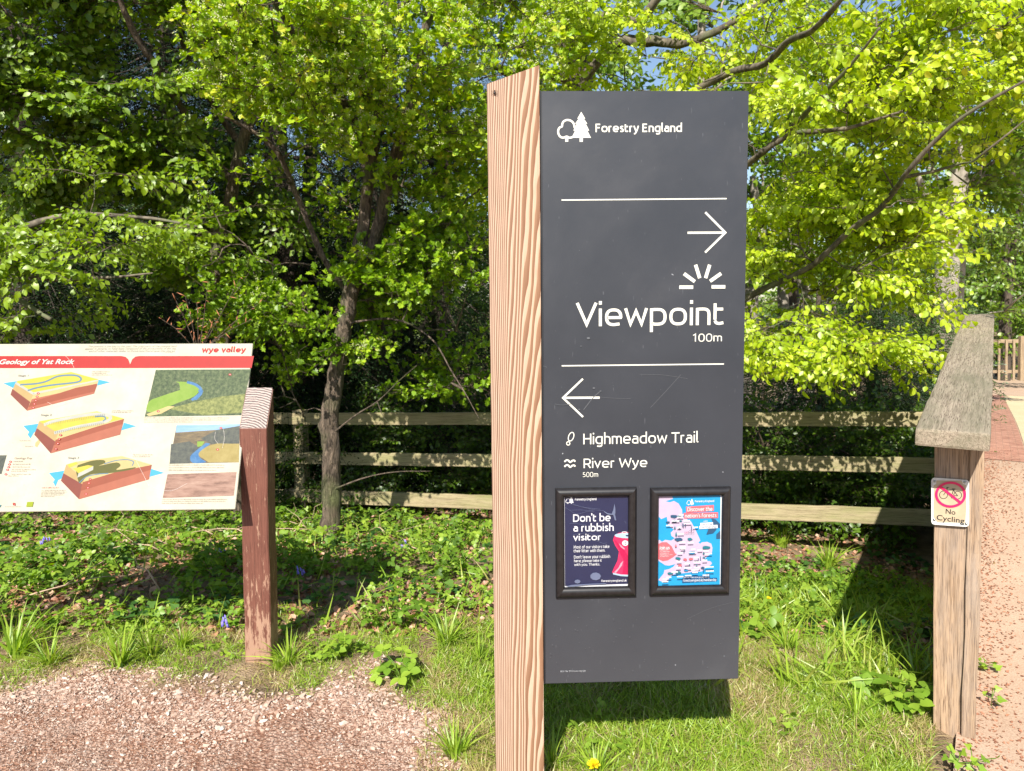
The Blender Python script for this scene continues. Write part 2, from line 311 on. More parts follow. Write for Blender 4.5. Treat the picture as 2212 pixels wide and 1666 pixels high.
class Art:
    def __init__(s, pl, T, base=.0006, step=.00025, off=0):
        s.pl = pl; s.T = T; s.ch = []; s.mats = []; s.h = base; s.step = step; s.off = off
    def mi(s, m):
        m = M[m] if isinstance(m, str) else m
        if m not in s.mats: s.mats.append(m)
        return s.mats.index(m)
    def L(s, x, y): return s.pl.loc(s.T(x, y), s.off)
    def raw(s, P, loops, tot, m, lift=0):
        P = np.asarray(P); V = np.stack([P[:, 0], -(np.full(len(P), s.h)+lift), P[:, 1]], -1)
        s.ch.append(Chunk(V, loops, tot, s.mi(m)))
    def poly(s, pts, m):
        P = np.array([s.L(*p) for p in pts]); s.h += s.step
        a = 0.5*np.sum(P[:, 0]*np.roll(P[:, 1], -1)-np.roll(P[:, 0], -1)*P[:, 1])
        if a < 0: P = P[::-1]
        from mathutils.geometry import tessellate_polygon
        tr = tessellate_polygon([[Vector((*p, 0)) for p in P]])
        lo = []
        for t in tr:
            A, B, D = P[t[0]], P[t[1]], P[t[2]]
            ar = (B[0]-A[0])*(D[1]-A[1])-(B[1]-A[1])*(D[0]-A[0])
            lo += list(t) if ar > 0 else list(t)[::-1]
        s.raw(P, lo, [3]*len(tr), m)
    def line(s, pts, wd, m, closed=False):
        """constant-width stroke; wd in picture units of T"""
        P = np.array([s.L(*p) for p in pts]); k = abs(s.L(pts[0][0]+10, pts[0][1])[0]-s.L(*pts[0])[0])/10; hw = wd*k/2; s.h += s.step
        n = len(P); Q = []
        for i in range(n):
            if closed: a, b = P[i-1], P[(i+1) % n]; d1 = nrm(P[i]-a); d2 = nrm(b-P[i])
            else:
                d1 = nrm(P[i]-P[i-1]) if i else nrm(P[1]-P[0]); d2 = nrm(P[i+1]-P[i]) if i < n-1 else d1
            t = d1+d2; t = nrm(t) if np.linalg.norm(t) > 1e-6 else d1; nn = np.array([-t[1], t[0]]); c = max(.35, nn@np.array([-d1[1], d1[0]]))
            Q += [P[i]+nn*hw/c, P[i]-nn*hw/c]
        lo = []
        for i in range(n if closed else n-1): a = 2*i; b = 2*((i+1) % n); lo += [a, a+1, b+1, b]
        s.raw(Q, lo, [4]*(len(lo)//4), m)
    def disc(s, x, y, rx, ry, m, n=20, rot=0):
        c, q = math.cos(rot), math.sin(rot)
        s.poly([(x+rx*math.cos(t)*c-ry*math.sin(t)*q, y+rx*math.cos(t)*q+ry*math.sin(t)*c) for t in np.linspace(0, 2*np.pi, n, endpoint=False)], m)
    def ring(s, x, y, rx, ry, wd, m, n=24, rot=0):
        c, q = math.cos(rot), math.sin(rot)
        s.line([(x+rx*math.cos(t)*c-ry*math.sin(t)*q, y+rx*math.cos(t)*q+ry*math.sin(t)*c) for t in np.linspace(0, 2*np.pi, n, endpoint=False)], wd, m, True)
    def text(s, txt, x0, x1, y0, y1, m, weight=0, shear=0):
        V, F, lf = textpoly(txt, weight, shear); lo, hi = V.min(0), V.max(0)
        ym = (y0+y1)/2; xm = (x0+x1)/2
        a0, a1 = s.L(x0, ym)[0], s.L(x1, ym)[0]; b0, b1 = s.L(xm, y1)[1], s.L(xm, y0)[1]
        P = (V-lo)/(hi-lo)*np.array([a1-a0, b1-b0])+np.array([a0, b0]); s.h += s.step
        s.raw(P, [i for f in F for i in f], [len(f) for f in F], m, lf)
    def scribble(s, x0, x1, y, hgt, m, n=None, slope=0):
        """a line of very small print, too small to read: word-long runs of tiny letter shapes"""
        x = x0; s.h += s.step; Q = []; lo = []
        while x < x1:
            wl = R.integers(2, 9)
            for _ in range(wl):
                cw = hgt*R.uniform(.35, .6)
                if x+cw > x1: break
                t = hgt*R.choice([.62, .62, .62, 1.0]); yy = y+slope*(x-x0)
                k = len(Q); g = R.integers(0, 3); e = cw*.3
                Q += [s.L(x, yy), s.L(x+e, yy), s.L(x+e, yy-t), s.L(x, yy-t)]; lo += [k, k+1, k+2, k+3]
                if g: k += 4; Q += [s.L(x+e, yy-t*.62*.5-t*.1), s.L(x+cw*.8, yy-t*.31-t*.1), s.L(x+cw*.8, yy-t*.31), s.L(x+e, yy-t*.31)]; lo += [k+3, k+2, k+1, k]
                x += cw
            x += hgt*.4
        if Q:
            s.raw(Q, lo, [4]*(len(lo)//4), m)
    def done(s, name, parent):
        if name == 'lettering' and len(s.ch) > 1:
            cs = s.ch
            for c in cs: s.ch = [c]; s.done('lettering', parent)
            return
        ch = cat(s.ch); o = build(name, ch, s.mats); C.objects.unlink(o); o.matrix_world = s.pl.mtx()
        return link(o, parent)
T2 = lambda x, y: (1030.2+.39044*x, 108.4+.39044*y)
T3 = lambda x, y: (1030.2+.39044*x, 704.9+.39044*y)
T4 = lambda x, y: (1192.8+.17158*x, 1030.2+.17158*y)
T1 = lambda x, y: (.29287*x, 704.9+.29287*y)
T5 = lambda x, y: (921.7+.31866*x, 1247.1+.31866*y)
T6 = lambda x, y: (1979.0+.10541*x, 1003.1+.10541*y)
TD = lambda x, y: (x, y)

# ------------------------------------------------------------------ waymarker sign
def signmat():
    m, nt, b = mat('sign_enamel'); b.inputs['Roughness'].default_value = .42; b.inputs['Specular IOR Level'].default_value = .45
    tc = N(nt, 'TexCoord'); n = N(nt, 'TexNoise', _Scale=3.5, _Detail=6, _Roughness=.6); L(nt, tc.outputs['Object'], n.inputs[0])
    r = ramp(nt, n.outputs[0], [(.3, (.024, .027, .034)), (.72, (.032, .035, .043))])
    mp = N(nt, 'Mapping'); mp.inputs['Scale'].default_value = (22, 1, 3.2); mp.inputs['Rotation'].default_value = (0, .5, 0); L(nt, tc.outputs['Object'], mp.inputs[0])
    n2 = N(nt, 'TexNoise', _Scale=9, _Detail=1); L(nt, mp.outputs[0], n2.inputs[0])
    q = ramp(nt, n2.outputs[0], [(.735, (0, 0, 0)), (.76, (.55, .55, .55))])
    v = N(nt, 'TexVoronoi', feature='DISTANCE_TO_EDGE', _Scale=2.1); mp2 = N(nt, 'Mapping'); mp2.inputs['Scale'].default_value = (3, 1, .8)
    nd = N(nt, 'TexNoise', _Scale=2); L(nt, tc.outputs['Object'], nd.inputs[0])
    L(nt, tc.outputs['Object'], mp2.inputs[0]); L(nt, mp2.outputs[0], v.inputs[0])
    n3 = N(nt, 'TexNoise', _Scale=60, _Detail=1); L(nt, tc.outputs['Object'], n3.inputs[0]); q3 = ramp(nt, n3.outputs[0], [(.78, (0, 0, 0)), (.8, (1, 1, 1))])
    mx = N(nt, 'Mix', data_type='RGBA'); L(nt, mathn(nt, 'MAXIMUM', mathn(nt, 'MULTIPLY', q.outputs[0], .35), q3.outputs[0]), mx.inputs[0])
    nl = N(nt, 'TexNoise', _Scale=1.6, _Detail=7, _Roughness=.7, _Distortion=.4); L(nt, tc.outputs['Object'], nl.inputs[0]); ql = ramp(nt, nl.outputs[0], [(.52, (0, 0, 0)), (.75, (.06, .06, .06))])
    sz_ = N(nt, 'SeparateXYZ'); L(nt, tc.outputs['Object'], sz_.inputs[0]); gb_ = mathn(nt, 'MULTIPLY', mathn(nt, 'MAXIMUM', mathn(nt, 'SUBTRACT', -1.35, sz_.outputs[2]), 0), .22)
    d2_ = N(nt, 'Mix', data_type='RGBA'); L(nt, mathn(nt, 'ADD', ql.outputs[0], gb_), d2_.inputs[0]); L(nt, r.outputs[0], d2_.inputs[6]); d2_.inputs[7].default_value = (.20, .19, .19, 1)
    rr_ = ramp(nt, nl.outputs[0], [(.3, (.3, .3, .3)), (.7, (.52, .52, .52))]); L(nt, rr_.outputs[0], b.inputs['Roughness'])
    L(nt, d2_.outputs[2], mx.inputs[6]); mx.inputs[7].default_value = (.22, .23, .25, 1); L(nt, mx.outputs[2], b.inputs['Base Color'])
    return m
M['sign'] = signmat()
M['cream'] = plain('cream_vinyl', (.60, .59, .52), .5)
M['edge'] = plain('gap_shade', (.02, .022, .026), .45)  # near-black colour standing for shade in the gap beside the post
M['black_frame'] = plain('black_snap_frame', (.012, .011, .012), .33, noise=.3, nscale=60)
def postmat():
    m, nt, b = mat('larch_post'); b.inputs['Roughness'].default_value = .72; b.inputs['Specular IOR Level'].default_value = .25
    tc = N(nt, 'TexCoord'); sx = N(nt, 'SeparateXYZ'); L(nt, tc.outputs['Object'], sx.inputs[0]); X, Y, Z = sx.outputs
    a = mathn(nt, 'ADD', mathn(nt, 'DIVIDE', X, .151), .5)
    def nz(sx_, sz_, seed, det=2):
        mp = N(nt, 'Mapping'); mp.inputs['Scale'].default_value = (sx_, sx_, sz_); mp.inputs['Location'].default_value = (seed, 0, seed); L(nt, tc.outputs['Object'], mp.inputs[0])
        n = N(nt, 'TexNoise', _Scale=1, _Detail=det, _Roughness=.45); L(nt, mp.outputs[0], n.inputs[0]); return mathn(nt, 'SUBTRACT', n.outputs[0], .5)
    u = mathn(nt, 'SUBTRACT', 1.06, a); wp = N(nt, 'TexNoise', noise_dimensions='1D', _Scale=4.5, _Detail=0); L(nt, a, wp.inputs['W']); quad = mathn(nt, 'ADD', mathn(nt, 'MULTIPLY', mathn(nt, 'MULTIPLY', u, u), -15), mathn(nt, 'MULTIPLY', wp.outputs[0], 1.7))
    side = mathn(nt, 'MULTIPLY', Y, 40)
    zz = mathn(nt, 'SUBTRACT', Z, 1.38)
    drift = mathn(nt, 'ADD', mathn(nt, 'MULTIPLY', mathn(nt, 'MAXIMUM', zz, 0), -5.6), mathn(nt, 'MULTIPLY', mathn(nt, 'MINIMUM', zz, 0), -1.3))
    big = mathn(nt, 'MULTIPLY', nz(4.5, 1.5, 3.1), 3.2); mid = mathn(nt, 'MULTIPLY', nz(13, 3.6, 7.7, 3), mathn(nt, 'ADD', mathn(nt, 'MULTIPLY', mathn(nt, 'MULTIPLY', a, a), 1.9), .3))
    ph = mathn(nt, 'ADD', mathn(nt, 'ADD', quad, drift), mathn(nt, 'ADD', mathn(nt, 'ADD', big, mid), side))
    fr = mathn(nt, 'FRACT', ph)
    r = ramp(nt, fr, [(0, (.20, .095, .055)), (.04, (.47, .34, .245)), (.43, (.43, .30, .21)), (.51, (.26, .145, .085)), (.96, (.19, .095, .052)), (1, (.20, .095, .055))])
    gr = mathn(nt, 'MULTIPLY', mathn(nt, 'SUBTRACT', .75, a), mathn(nt, 'ADD', nz(4, 1.3, 1.3), .62)); gr = mathn(nt, 'MAXIMUM', mathn(nt, 'MINIMUM', mathn(nt, 'MULTIPLY', gr, .6), .45), 0)
    ry = ramp(nt, fr, [(0, (.13, .09, .08)), (.05, (.43, .35, .30)), (.5, (.40, .31, .265)), (.56, (.22, .16, .14)), (1, (.13, .09, .08))])
    mx = N(nt, 'Mix', data_type='RGBA'); L(nt, gr, mx.inputs[0]); L(nt, r.outputs[0], mx.inputs[6]); L(nt, ry.outputs[0], mx.inputs[7])
    fib = nz(900, 14, 2.2, 2); fq = ramp(nt, mathn(nt, 'ADD', fib, .5), [(.3, (.84, .82, .8)), (.6, (1.04, 1.04, 1.04))])
    m2 = N(nt, 'Mix', data_type='RGBA', blend_type='MULTIPLY'); m2.inputs[0].default_value = 1; L(nt, mx.outputs[2], m2.inputs[6]); L(nt, fq.outputs[0], m2.inputs[7])
    ck = nz(170, .9, 9.1, 0); cq = ramp(nt, mathn(nt, 'ADD', ck, .5), [(.20, (.3, .2, .15)), (.225, (1, 1, 1))])
    m3 = N(nt, 'Mix', data_type='RGBA', blend_type='MULTIPLY'); m3.inputs[0].default_value = 1; L(nt, m2.outputs[2], m3.inputs[6]); L(nt, cq.outputs[0], m3.inputs[7])
    L(nt, m3.outputs[2], b.inputs['Base Color']); bump(nt, b, fib, .15, .001); return m
M['larch'] = postmat()
yaw, roll = rad(1.88), rad(.57)
lean = rad(1.0)
nn_ = np.array([math.sin(yaw), -math.cos(yaw), 0])
ez_ = np.array([0, 0, 1.])*math.cos(lean)-nn_*math.sin(lean)
ex_ = np.array([math.cos(yaw), math.sin(yaw), 0])*math.cos(roll)+ez_*math.sin(roll)
P0 = at(1170, 196.6, 2.146)
SP = Plane(P0, ex_, ez_)
brc = SP.loc((1595, 1467)); blc = SP.loc((1179.2, 1477.2)); trc = SP.loc((1617.8, 197.4))
PW, PH = (trc[0]+brc[0])/2, -(brc[1]+blc[1])/2
sign = thing('waymarker_sign', (P0[0]-.08, P0[1]+.05, 0), 'tall dark grey waymarking totem panel fixed to a pale striped timber post in the foreground', 'sign')
def box_local(name, pl, a0, a1, b0, b1, y0, y1, m, parent, bev=.0015, cuts=0, slope=0):
    bm = bmesh.new(); vs_ = []
    for y in (y0, y1):
        for (a, b) in ((a0, b0), (a1, b0), (a1, b1+slope), (a0, b1)): vs_.append(bm.verts.new((a, y, b)))
    v = vs_
    for f in ((0, 1, 2, 3), (7, 6, 5, 4), (4, 5, 1, 0), (5, 6, 2, 1), (6, 7, 3, 2), (7, 4, 0, 3)): bm.faces.new([v[i] for i in f])
    bmesh.ops.recalc_face_normals(bm, faces=bm.faces)
    if bev: bmesh.ops.bevel(bm, geom=list(bm.edges), offset=bev, segments=2, affect='EDGES')
    me = bpy.data.meshes.new(name); bm.to_mesh(me); bm.free(); me.materials.append(m)
    o = bpy.data.objects.new(name, me); o.matrix_world = pl.mtx(); return link(o, parent)
panel = box_local('panel', SP, 0, PW, -PH, 0, 0, .022, M['sign'], sign)
# post: front face 12 mm proud of the panel
PF = .012
pl_ = SP.loc((1053.6, 181.4), PF); pr_ = SP.loc((1164, 140.8), PF); pbl = SP.loc((1069.9, 1665.8), PF); pbr = SP.loc((1176, 1665.8), PF)
print('post corners', pl_, pr_, pbl, pbr, 'panel', PW, PH)
pw = ((pr_[0]-pl_[0])+(pbr[0]-pbl[0]))/2; pc = (pl_[0]+pr_[0]+pbl[0]+pbr[0])/4
POSTZ = P0[2]
gb = -(P0[2]+.35)
post_plane = Plane(SP.o+SP.ex*pc+SP.ez*gb, SP.ex, SP.ez)
post = box_local('post', post_plane, -pw/2, pw/2, 0, pl_[1]-gb, -PF, .135, M['larch'], sign, bev=.0012, slope=pr_[1]-pl_[1])
box_local('gap_strip', SP, pc+pw/2+.0005, -.0005, -PH-.002, .002, .004, .06, M['edge'], sign, bev=0)  # dark filler strip in place of the shaded gap between post and panel
def logo(A, sc=1, ox=0, oy=0, m='cream'):
    f = lambda x, y: (ox+(x-444)*sc, oy+(y-342)*sc)
    A.poly([f(*p) for p in [(577, 342), (599, 380), (591, 380), (611, 408), (602, 408), (621, 446), (611, 446), (631, 486), (586, 486), (586, 508), (568, 508), (568, 486), (524, 486), (543, 446), (533, 446), (553, 408), (543, 408), (563, 380), (555, 380)]], m)
    A.line([f(*p) for p in smoothpath([(541, 432), (537, 412), (528, 398), (513, 389), (495, 388), (479, 396), (472, 410), (470, 423), (457, 430), (450, 443), (450, 460), (456, 474), (466, 483), (480, 485), (492, 480), (500, 480), (512, 486), (532, 481)], 3)], 11*sc, m)
    A.poly([f(*p) for p in [(488, 480), (505, 480), (505, 508), (488, 508)]], m)
A = Art(SP, T2); logo(A, 1, 444, 342); A.done('logo', panel)
A = Art(SP, T2); A.text('Forestry England', 656, 1134, 402, 468, 'cream', .022); A.done('lettering', panel)
A = Art(SP, T2); A.text('Viewpoint', 547, 1365, 1386, 1560, 'cream', .004); A.text('100m', 1194, 1355, 1566, 1613, 'cream')
A.T = T3; A.text('Highmeadow Trail', 588, 1225, 583, 664, 'cream', .003); A.text('River Wye', 590, 942, 726, 795, 'cream', .003); A.text('500m', 586, 670, 806, 834, 'cream')
A.T = T5; A.text("2023 / Mar '23 \u00a9 Crown copyright", 905, 1078, 628, 642, M.setdefault('dimtext', plain('faded_print', (.35, .36, .38), .6)))
A.done('lettering', panel)
for T, p, q in ((T2, (468, 830), (1381, 822)), (T3, (469, 219), (1366, 209))):
    A = Art(SP, T); A.line([p, q], 7, 'cream'); A.done('rule_line', panel)
A = Art(SP, T2); A.line([(1165, 1011), (1368, 1010)], 12, 'cream'); A.line([(1263, 898), (1374, 1010), (1262, 1120)], 11.5, 'cream'); A.done('arrow', panel)
A = Art(SP, T3); A.line([(480, 396), (679, 395)], 12, 'cream'); A.line([(586, 291), (476, 396), (587, 502)], 10.5, 'cream'); A.done('arrow', panel)
A = Art(SP, T2)
for a in (((1119, 1312), (1196, 1312)), ((1145, 1237), (1205, 1281)), ((1209, 1188), (1232, 1262)), ((1287, 1188), (1264, 1262)), ((1350, 1236), (1289, 1279)), ((1297, 1310), (1373, 1310))): A.line(a, 19, 'cream')
A.done('viewpoint_symbol', panel)
A = Art(SP, T3)
for dy in (0, 27): A.line(smoothpath([(484, 750+dy), (495, 741+dy), (505, 742+dy), (516, 752+dy), (527, 744+dy), (537, 742+dy), (544, 749+dy)], 3), 9, 'cream')
A.done('river_symbol', panel)
A = Art(SP, T3)
A.ring(521, 611, 14, 25, 5, 'cream', rot=.35); A.ring(505, 648, 9, 9.5, 5, 'cream'); A.done('footprint_symbol', panel)
# scratches and bird marks on the panel
M['scratch'] = plain('scuffed_enamel', (.085, .09, .10), .5)
A = Art(SP, T3)
for pts, wd in (([(960, 450), (1040, 365), (1128, 268)], 2), ([(900, 266), (1030, 270), (1165, 290)], 1.5), ([(590, 462), (640, 398), (684, 358)], 4), ([(680, 392), (760, 398), (850, 400)], 1.5), ([(1160, 1620), (1290, 1560), (1420, 1525)], 1.5), ([(430, 430), (470, 436), (520, 430)], 2), ([(365, 220), (385, 225), (380, 232)], 2)): A.line(smoothpath(pts, 4), wd, 'scratch')
for x, y, r_ in ((616, 66, 9), (646, 342, 7), (683, 358, 5), (575, 110, 4), (565, 460, 5)): A.disc(x, y, r_, r_*.7, 'scratch', 9)
for _ in range(46):
    x, y = R.uniform(400, 1430), R.uniform(1500, 1900); A.disc(x, y, R.uniform(1.5, 4), 1.6, 'scratch', 6)
for _ in range(26):
    x, y = R.uniform(400, 1450), R.uniform(10, 800); A.disc(x, y, 1.3, R.uniform(1, 3), 'scratch', 6)
A.done('scratches', panel)['kind'] = 'stuff'

# poster frames
def snapframe(x0, x1, y0, y1, ix0, ix1, iy0, iy1):
    O0 = SP.loc(T3(x0, y1)); O1 = SP.loc(T3(x1, y0)); I0 = SP.loc(T3(ix0, iy1)); I1 = SP.loc(T3(ix1, iy0))
    prof = [(0, .0), (0, .008), (.12, .0125), (.35, .0165), (.6, .017), (.85, .013), (1, .006), (1, 0.002)]
    V = []
    for t, h in prof:
        a0 = O0*(1-t)+I0*t; a1 = O1*(1-t)+I1*t
        V += [(a0[0], -h, a0[1]), (a1[0], -h, a0[1]), (a1[0], -h, a1[1]), (a0[0], -h, a1[1])]
    lo = []
    chs = []
    for k in range(4):      # four mitred lengths
        vv = []
        for i in range(len(prof)): vv += [V[4*i+k], V[4*i+(k+1) % 4]]
        l = []
        for i in range(len(prof)-1): l += [2*i, 2*i+1, 2*i+3, 2*i+2]
        chs.append(Chunk(vv, l, [4]*(len(prof)-1), 0, None, True))
    o = build('poster_frame', chs, [M['black_frame']]); C.objects.unlink(o); o.matrix_world = SP.mtx(); return link(o, sign)
def colr(n, c, r=.28): M[n] = plain(n, c, r, noise=.06, nscale=30)
for n_, c_ in (('navy', (.028, .032, .085)), ('white_ink', (.85, .85, .87)), ('can_pink', (.83, .035, .13)), ('can_dark', (.55, .012, .09)), ('can_light', (.95, .35, .45)), ('can_top', (.45, .62, .78)), ('map_blue', (.018, .36, .72)), ('map_lilac', (.62, .50, .66)), ('map_red', (.85, .16, .19)), ('map_dark', (.03, .10, .2)), ('map_teal', (.02, .2, .26)), ('label_blue', (.01, .10, .25)), ('brown_ink', (.12, .05, .08)), ('dirt', (.16, .19, .30))): colr(n_, tuple(x_*.62 for x_ in c_))
f1 = snapframe(436, 881, 887, 1500, 484, 835, 938, 1442)
tag(f1, 'black bevelled frame around the navy litter poster')
f2 = snapframe(953, 1400, 885, 1486, 1001, 1353, 935, 1434)
tag(f2, 'black bevelled frame around the blue map poster')
A = Art(SP, T4, base=.0022, step=.00012)
A.poly([(150, 232), (952, 232), (955, 1392), (156, 1392)], 'white_ink'); A.poly([(156, 236), (952, 240), (952, 1345), (160, 1372)], 'navy')
logo(A, .55, 167, 246, 'white_ink'); A.text('Forestry England', 285, 556, 260, 302, 'white_ink', .03)
A.text("Don't be", 262, 733, 455, 560, 'white_ink', .02); A.text('a rubbish', 265, 773, 580, 682, 'white_ink', .02); A.text('visitor', 262, 607, 712, 806, 'white_ink', .02)
A.text('Most of our visitors take', 269, 718, 852, 898, 'white_ink', .01); A.text('their litter with them.', 270, 664, 902, 946, 'white_ink', .01)
A.text("Don't leave your rubbish", 272, 727, 978, 1030, 'white_ink', .01); A.text('here; please take it', 274, 622, 1030, 1076, 'white_ink', .01); A.text('with you. Thanks.', 275, 598, 1078, 1122, 'white_ink', .01)
A.text('forestryengland.uk', 619, 936, 1285, 1322, 'white_ink', .02)
A.poly([(952, 690), (840, 700), (785, 725), (762, 790), (790, 860), (838, 935), (820, 1050), (775, 1140), (752, 1195), (765, 1215), (860, 1240), (952, 1246)], 'can_pink')
A.poly([(952, 770), (900, 765), (880, 790), (920, 850), (950, 900)], 'can_pink')
A.poly([(838, 935), (905, 915), (952, 990), (952, 1225), (880, 1215), (905, 1060), (860, 980)], 'can_dark'); A.poly([(775, 790), (800, 800), (905, 920), (870, 960), (830, 890)], 'can_dark')
A.poly([(835, 830), (880, 870), (912, 900), (905, 910), (860, 880)], 'can_light'); A.poly([(890, 1050), (875, 1110), (800, 1205), (775, 1195), (830, 1140), (860, 1080)], 'can_light')
A.poly([(780, 730), (800, 715), (880, 700), (952, 700), (952, 768), (880, 765), (800, 750)], 'can_top'); A.ring(905, 695, 30, 10, 7, 'white_ink'); A.disc(940, 735, 20, 10, 'navy')
A.poly([(760, 1200), (860, 1222), (952, 1226), (952, 1248), (860, 1243), (765, 1222)], 'can_top'); A.disc(915, 828, 40, 34, 'white_ink'); A.disc(915, 815, 12, 7, 'brown_ink', 8); A.disc(915, 840, 12, 7, 'brown_ink', 8)
A.poly([(636, 415), (690, 450), (745, 460), (765, 410), (780, 332), (792, 400), (792, 445), (788, 470), (802, 545), (785, 540), (765, 475), (700, 470), (660, 445)], 'dirt')
A.disc(542, 1245, 68, 50, 'dirt', 9); A.disc(315, 1310, 38, 26, 'dirt', 8)
for pts in ([(165, 380), (300, 460), (440, 430), (530, 425)], [(215, 415), (350, 410), (530, 425)], [(225, 330), (480, 400), (640, 420)], [(218, 578), (300, 582), (420, 600)], [(260, 345), (420, 380), (600, 400)], [(560, 800), (640, 830), (684, 820)], [(905, 545), (925, 580)], [(260, 720), (420, 700), (600, 740)]): A.line(smoothpath(pts, 3), 2.2, 'dirt')
A.poly([(160, 1372), (240, 1350), (500, 1335), (680, 1330), (670, 1340), (420, 1352), (250, 1372)], 'dirt')
A.done('poster', f1)
A = Art(SP, T4, base=.0022, step=.00012)
A.poly([(1322, 226), (2135, 234), (2122, 1368), (1312, 1378)], 'white_ink'); A.poly([(1330, 230), (2116, 236), (2108, 1358), (1322, 1368)], 'map_blue')
A.poly([(1332, 231), (1505, 236), (1518, 275), (1425, 305), (1480, 318), (1530, 300), (1590, 335), (1632, 410), (1640, 500), (1745, 560), (1790, 640), (1850, 770), (1862, 800), (1838, 825), (1860, 840), (1880, 822), (1950, 815), (2000, 840), (2015, 890), (2008, 950), (1950, 1000), (1900, 1050), (1990, 1060), (2010, 1085), (1990, 1110), (1920, 1150), (1880, 1190), (1790, 1190), (1700, 1205), (1600, 1215), (1530, 1225), (1480, 1250), (1450, 1325), (1360, 1310), (1335, 1295), (1400, 1215), (1410, 1170), (1470, 1158), (1520, 1130), (1550, 1095), (1470, 1115), (1420, 1110), (1345, 1060), (1325, 1040), (1330, 800), (1350, 790), (1380, 815), (1420, 790), (1495, 800), (1540, 770), (1498, 740), (1490, 700), (1530, 660), (1500, 640), (1455, 600), (1440, 500), (1370, 530), (1340, 500), (1332, 400)], 'map_lilac')
A.poly([(1330, 845), (1380, 820), (1440, 820), (1500, 870), (1545, 960), (1570, 970), (1520, 1010), (1450, 1050), (1390, 1060), (1325, 1030)], 'map_red'); A.text('Join us', 1345, 1475, 865, 910, 'white_ink', .02)
for i, y in enumerate((925, 945, 965, 985, 1003)): A.scribble(1360, (1465, 1480, 1475, 1515, 1475)[i], y, 14, 'white_ink', slope=-.03)
logo(A, .5, 1688, 272, 'white_ink'); A.text('Forestry England', 1793, 2034, 287, 322, 'white_ink', .03)
A.poly([(1680, 372), (2030, 350), (2030, 425), (1683, 447)], 'map_red'); A.poly([(1650, 450), (2083, 442), (2083, 515), (1655, 520)], 'map_red')
A.text('Discover the', 1697, 2013, 372, 432, 'white_ink', .01); A.text("nation's forests", 1667, 2063, 455, 505, 'white_ink', .01)
A.poly([(1998, 515), (2050, 530), (2110, 590), (2110, 640), (2030, 610)], 'map_dark'); A.poly([(1935, 722), (1960, 655), (2030, 635), (2065, 655), (2020, 705)], 'map_dark'); A.poly([(2060, 775), (2060, 720), (2110, 670), (2112, 770)], 'map_dark')
A.text('with', 1896, 1952, 540, 563, 'white_ink'); A.poly([(1858, 575), (2018, 566), (2020, 605), (1860, 612)], 'white_ink'); A.poly([(1845, 612), (2075, 598), (2077, 640), (1848, 652)], 'white_ink')
A.text('national', 1870, 2008, 572, 604, 'map_dark'); A.text('membership', 1858, 2065, 606, 646, 'map_dark')
A.poly([(1638, 1245), (1980, 1232), (1982, 1265), (2070, 1262), (2072, 1302), (1630, 1326), (1630, 1282), (1638, 1282)], 'label_blue'); A.text('forestryengland.uk/membership', 1642, 2058, 1272, 1316, 'white_ink', .01); A.text('Find out where else you can visit at:', 1648, 1970, 1244, 1270, 'white_ink')
for x, y, r_, m in ((1520, 490, 45, 'map_dark'), (1590, 492, 30, 'map_teal'), (1450, 565, 28, 'map_dark'), (1530, 555, 36, 'map_dark'), (1610, 548, 20, 'map_teal'), (1595, 650, 16, 'map_dark'), (1585, 780, 55, 'map_dark'), (1725, 778, 35, 'map_teal'), (1930, 882, 60, 'map_teal'), (1750, 945, 45, 'map_blue'), (1575, 1015, 34, 'map_teal'), (1665, 1032, 28, 'map_red'), (1740, 1025, 30, 'map_red'), (1900, 1005, 18, 'map_teal'), (1478, 1205, 36, 'map_teal'), (1580, 1195, 40, 'map_teal'), (1675, 1165, 30, 'map_blue'), (1885, 1135, 26, 'map_dark'), (1600, 1105, 30, 'map_red')):
    pts = [(x+r_*math.cos(t)*R.uniform(.75, 1.1), y+min(r_*.55, 26)*math.sin(t)*R.uniform(.6, 1.15)) for t in np.linspace(0, 6.28, 11)[:-1]]; A.poly(pts, m)
for x, y, h_ in ((1552, 740, 65), (1548, 880, 45), (1897, 970, 40), (1535, 650, 40), (1590, 1040, 36), (1720, 1110, 26), (1808, 1110, 26)): A.poly([(x, y-h_), (x+14, y-8), (x-14, y-8)], 'map_teal' if y != 880 else 'map_red'); A.line([(x, y-8), (x, y+6)], 4, 'map_dark')
for x, y, h_ in ((1640, 625, 40), (1665, 620, 48), (1625, 610, 30), (1740, 660, 45), (1648, 940, 60), (1852, 1050, 55), (1825, 1040, 30), (1890, 1180, 30)): A.line([(x, y-h_), (x+3, y-h_/2), (x-3, y)], 9, 'map_dark'); A.disc(x, y-h_-5, 5, 5, 'map_dark', 6)
for x in (1720, 1755): A.ring(x, 680, 17, 15, 3.5, 'brown_ink', 12)
for x in (1662, 1686): A.ring(x, 686, 10, 9, 3, 'can_pink', 10)
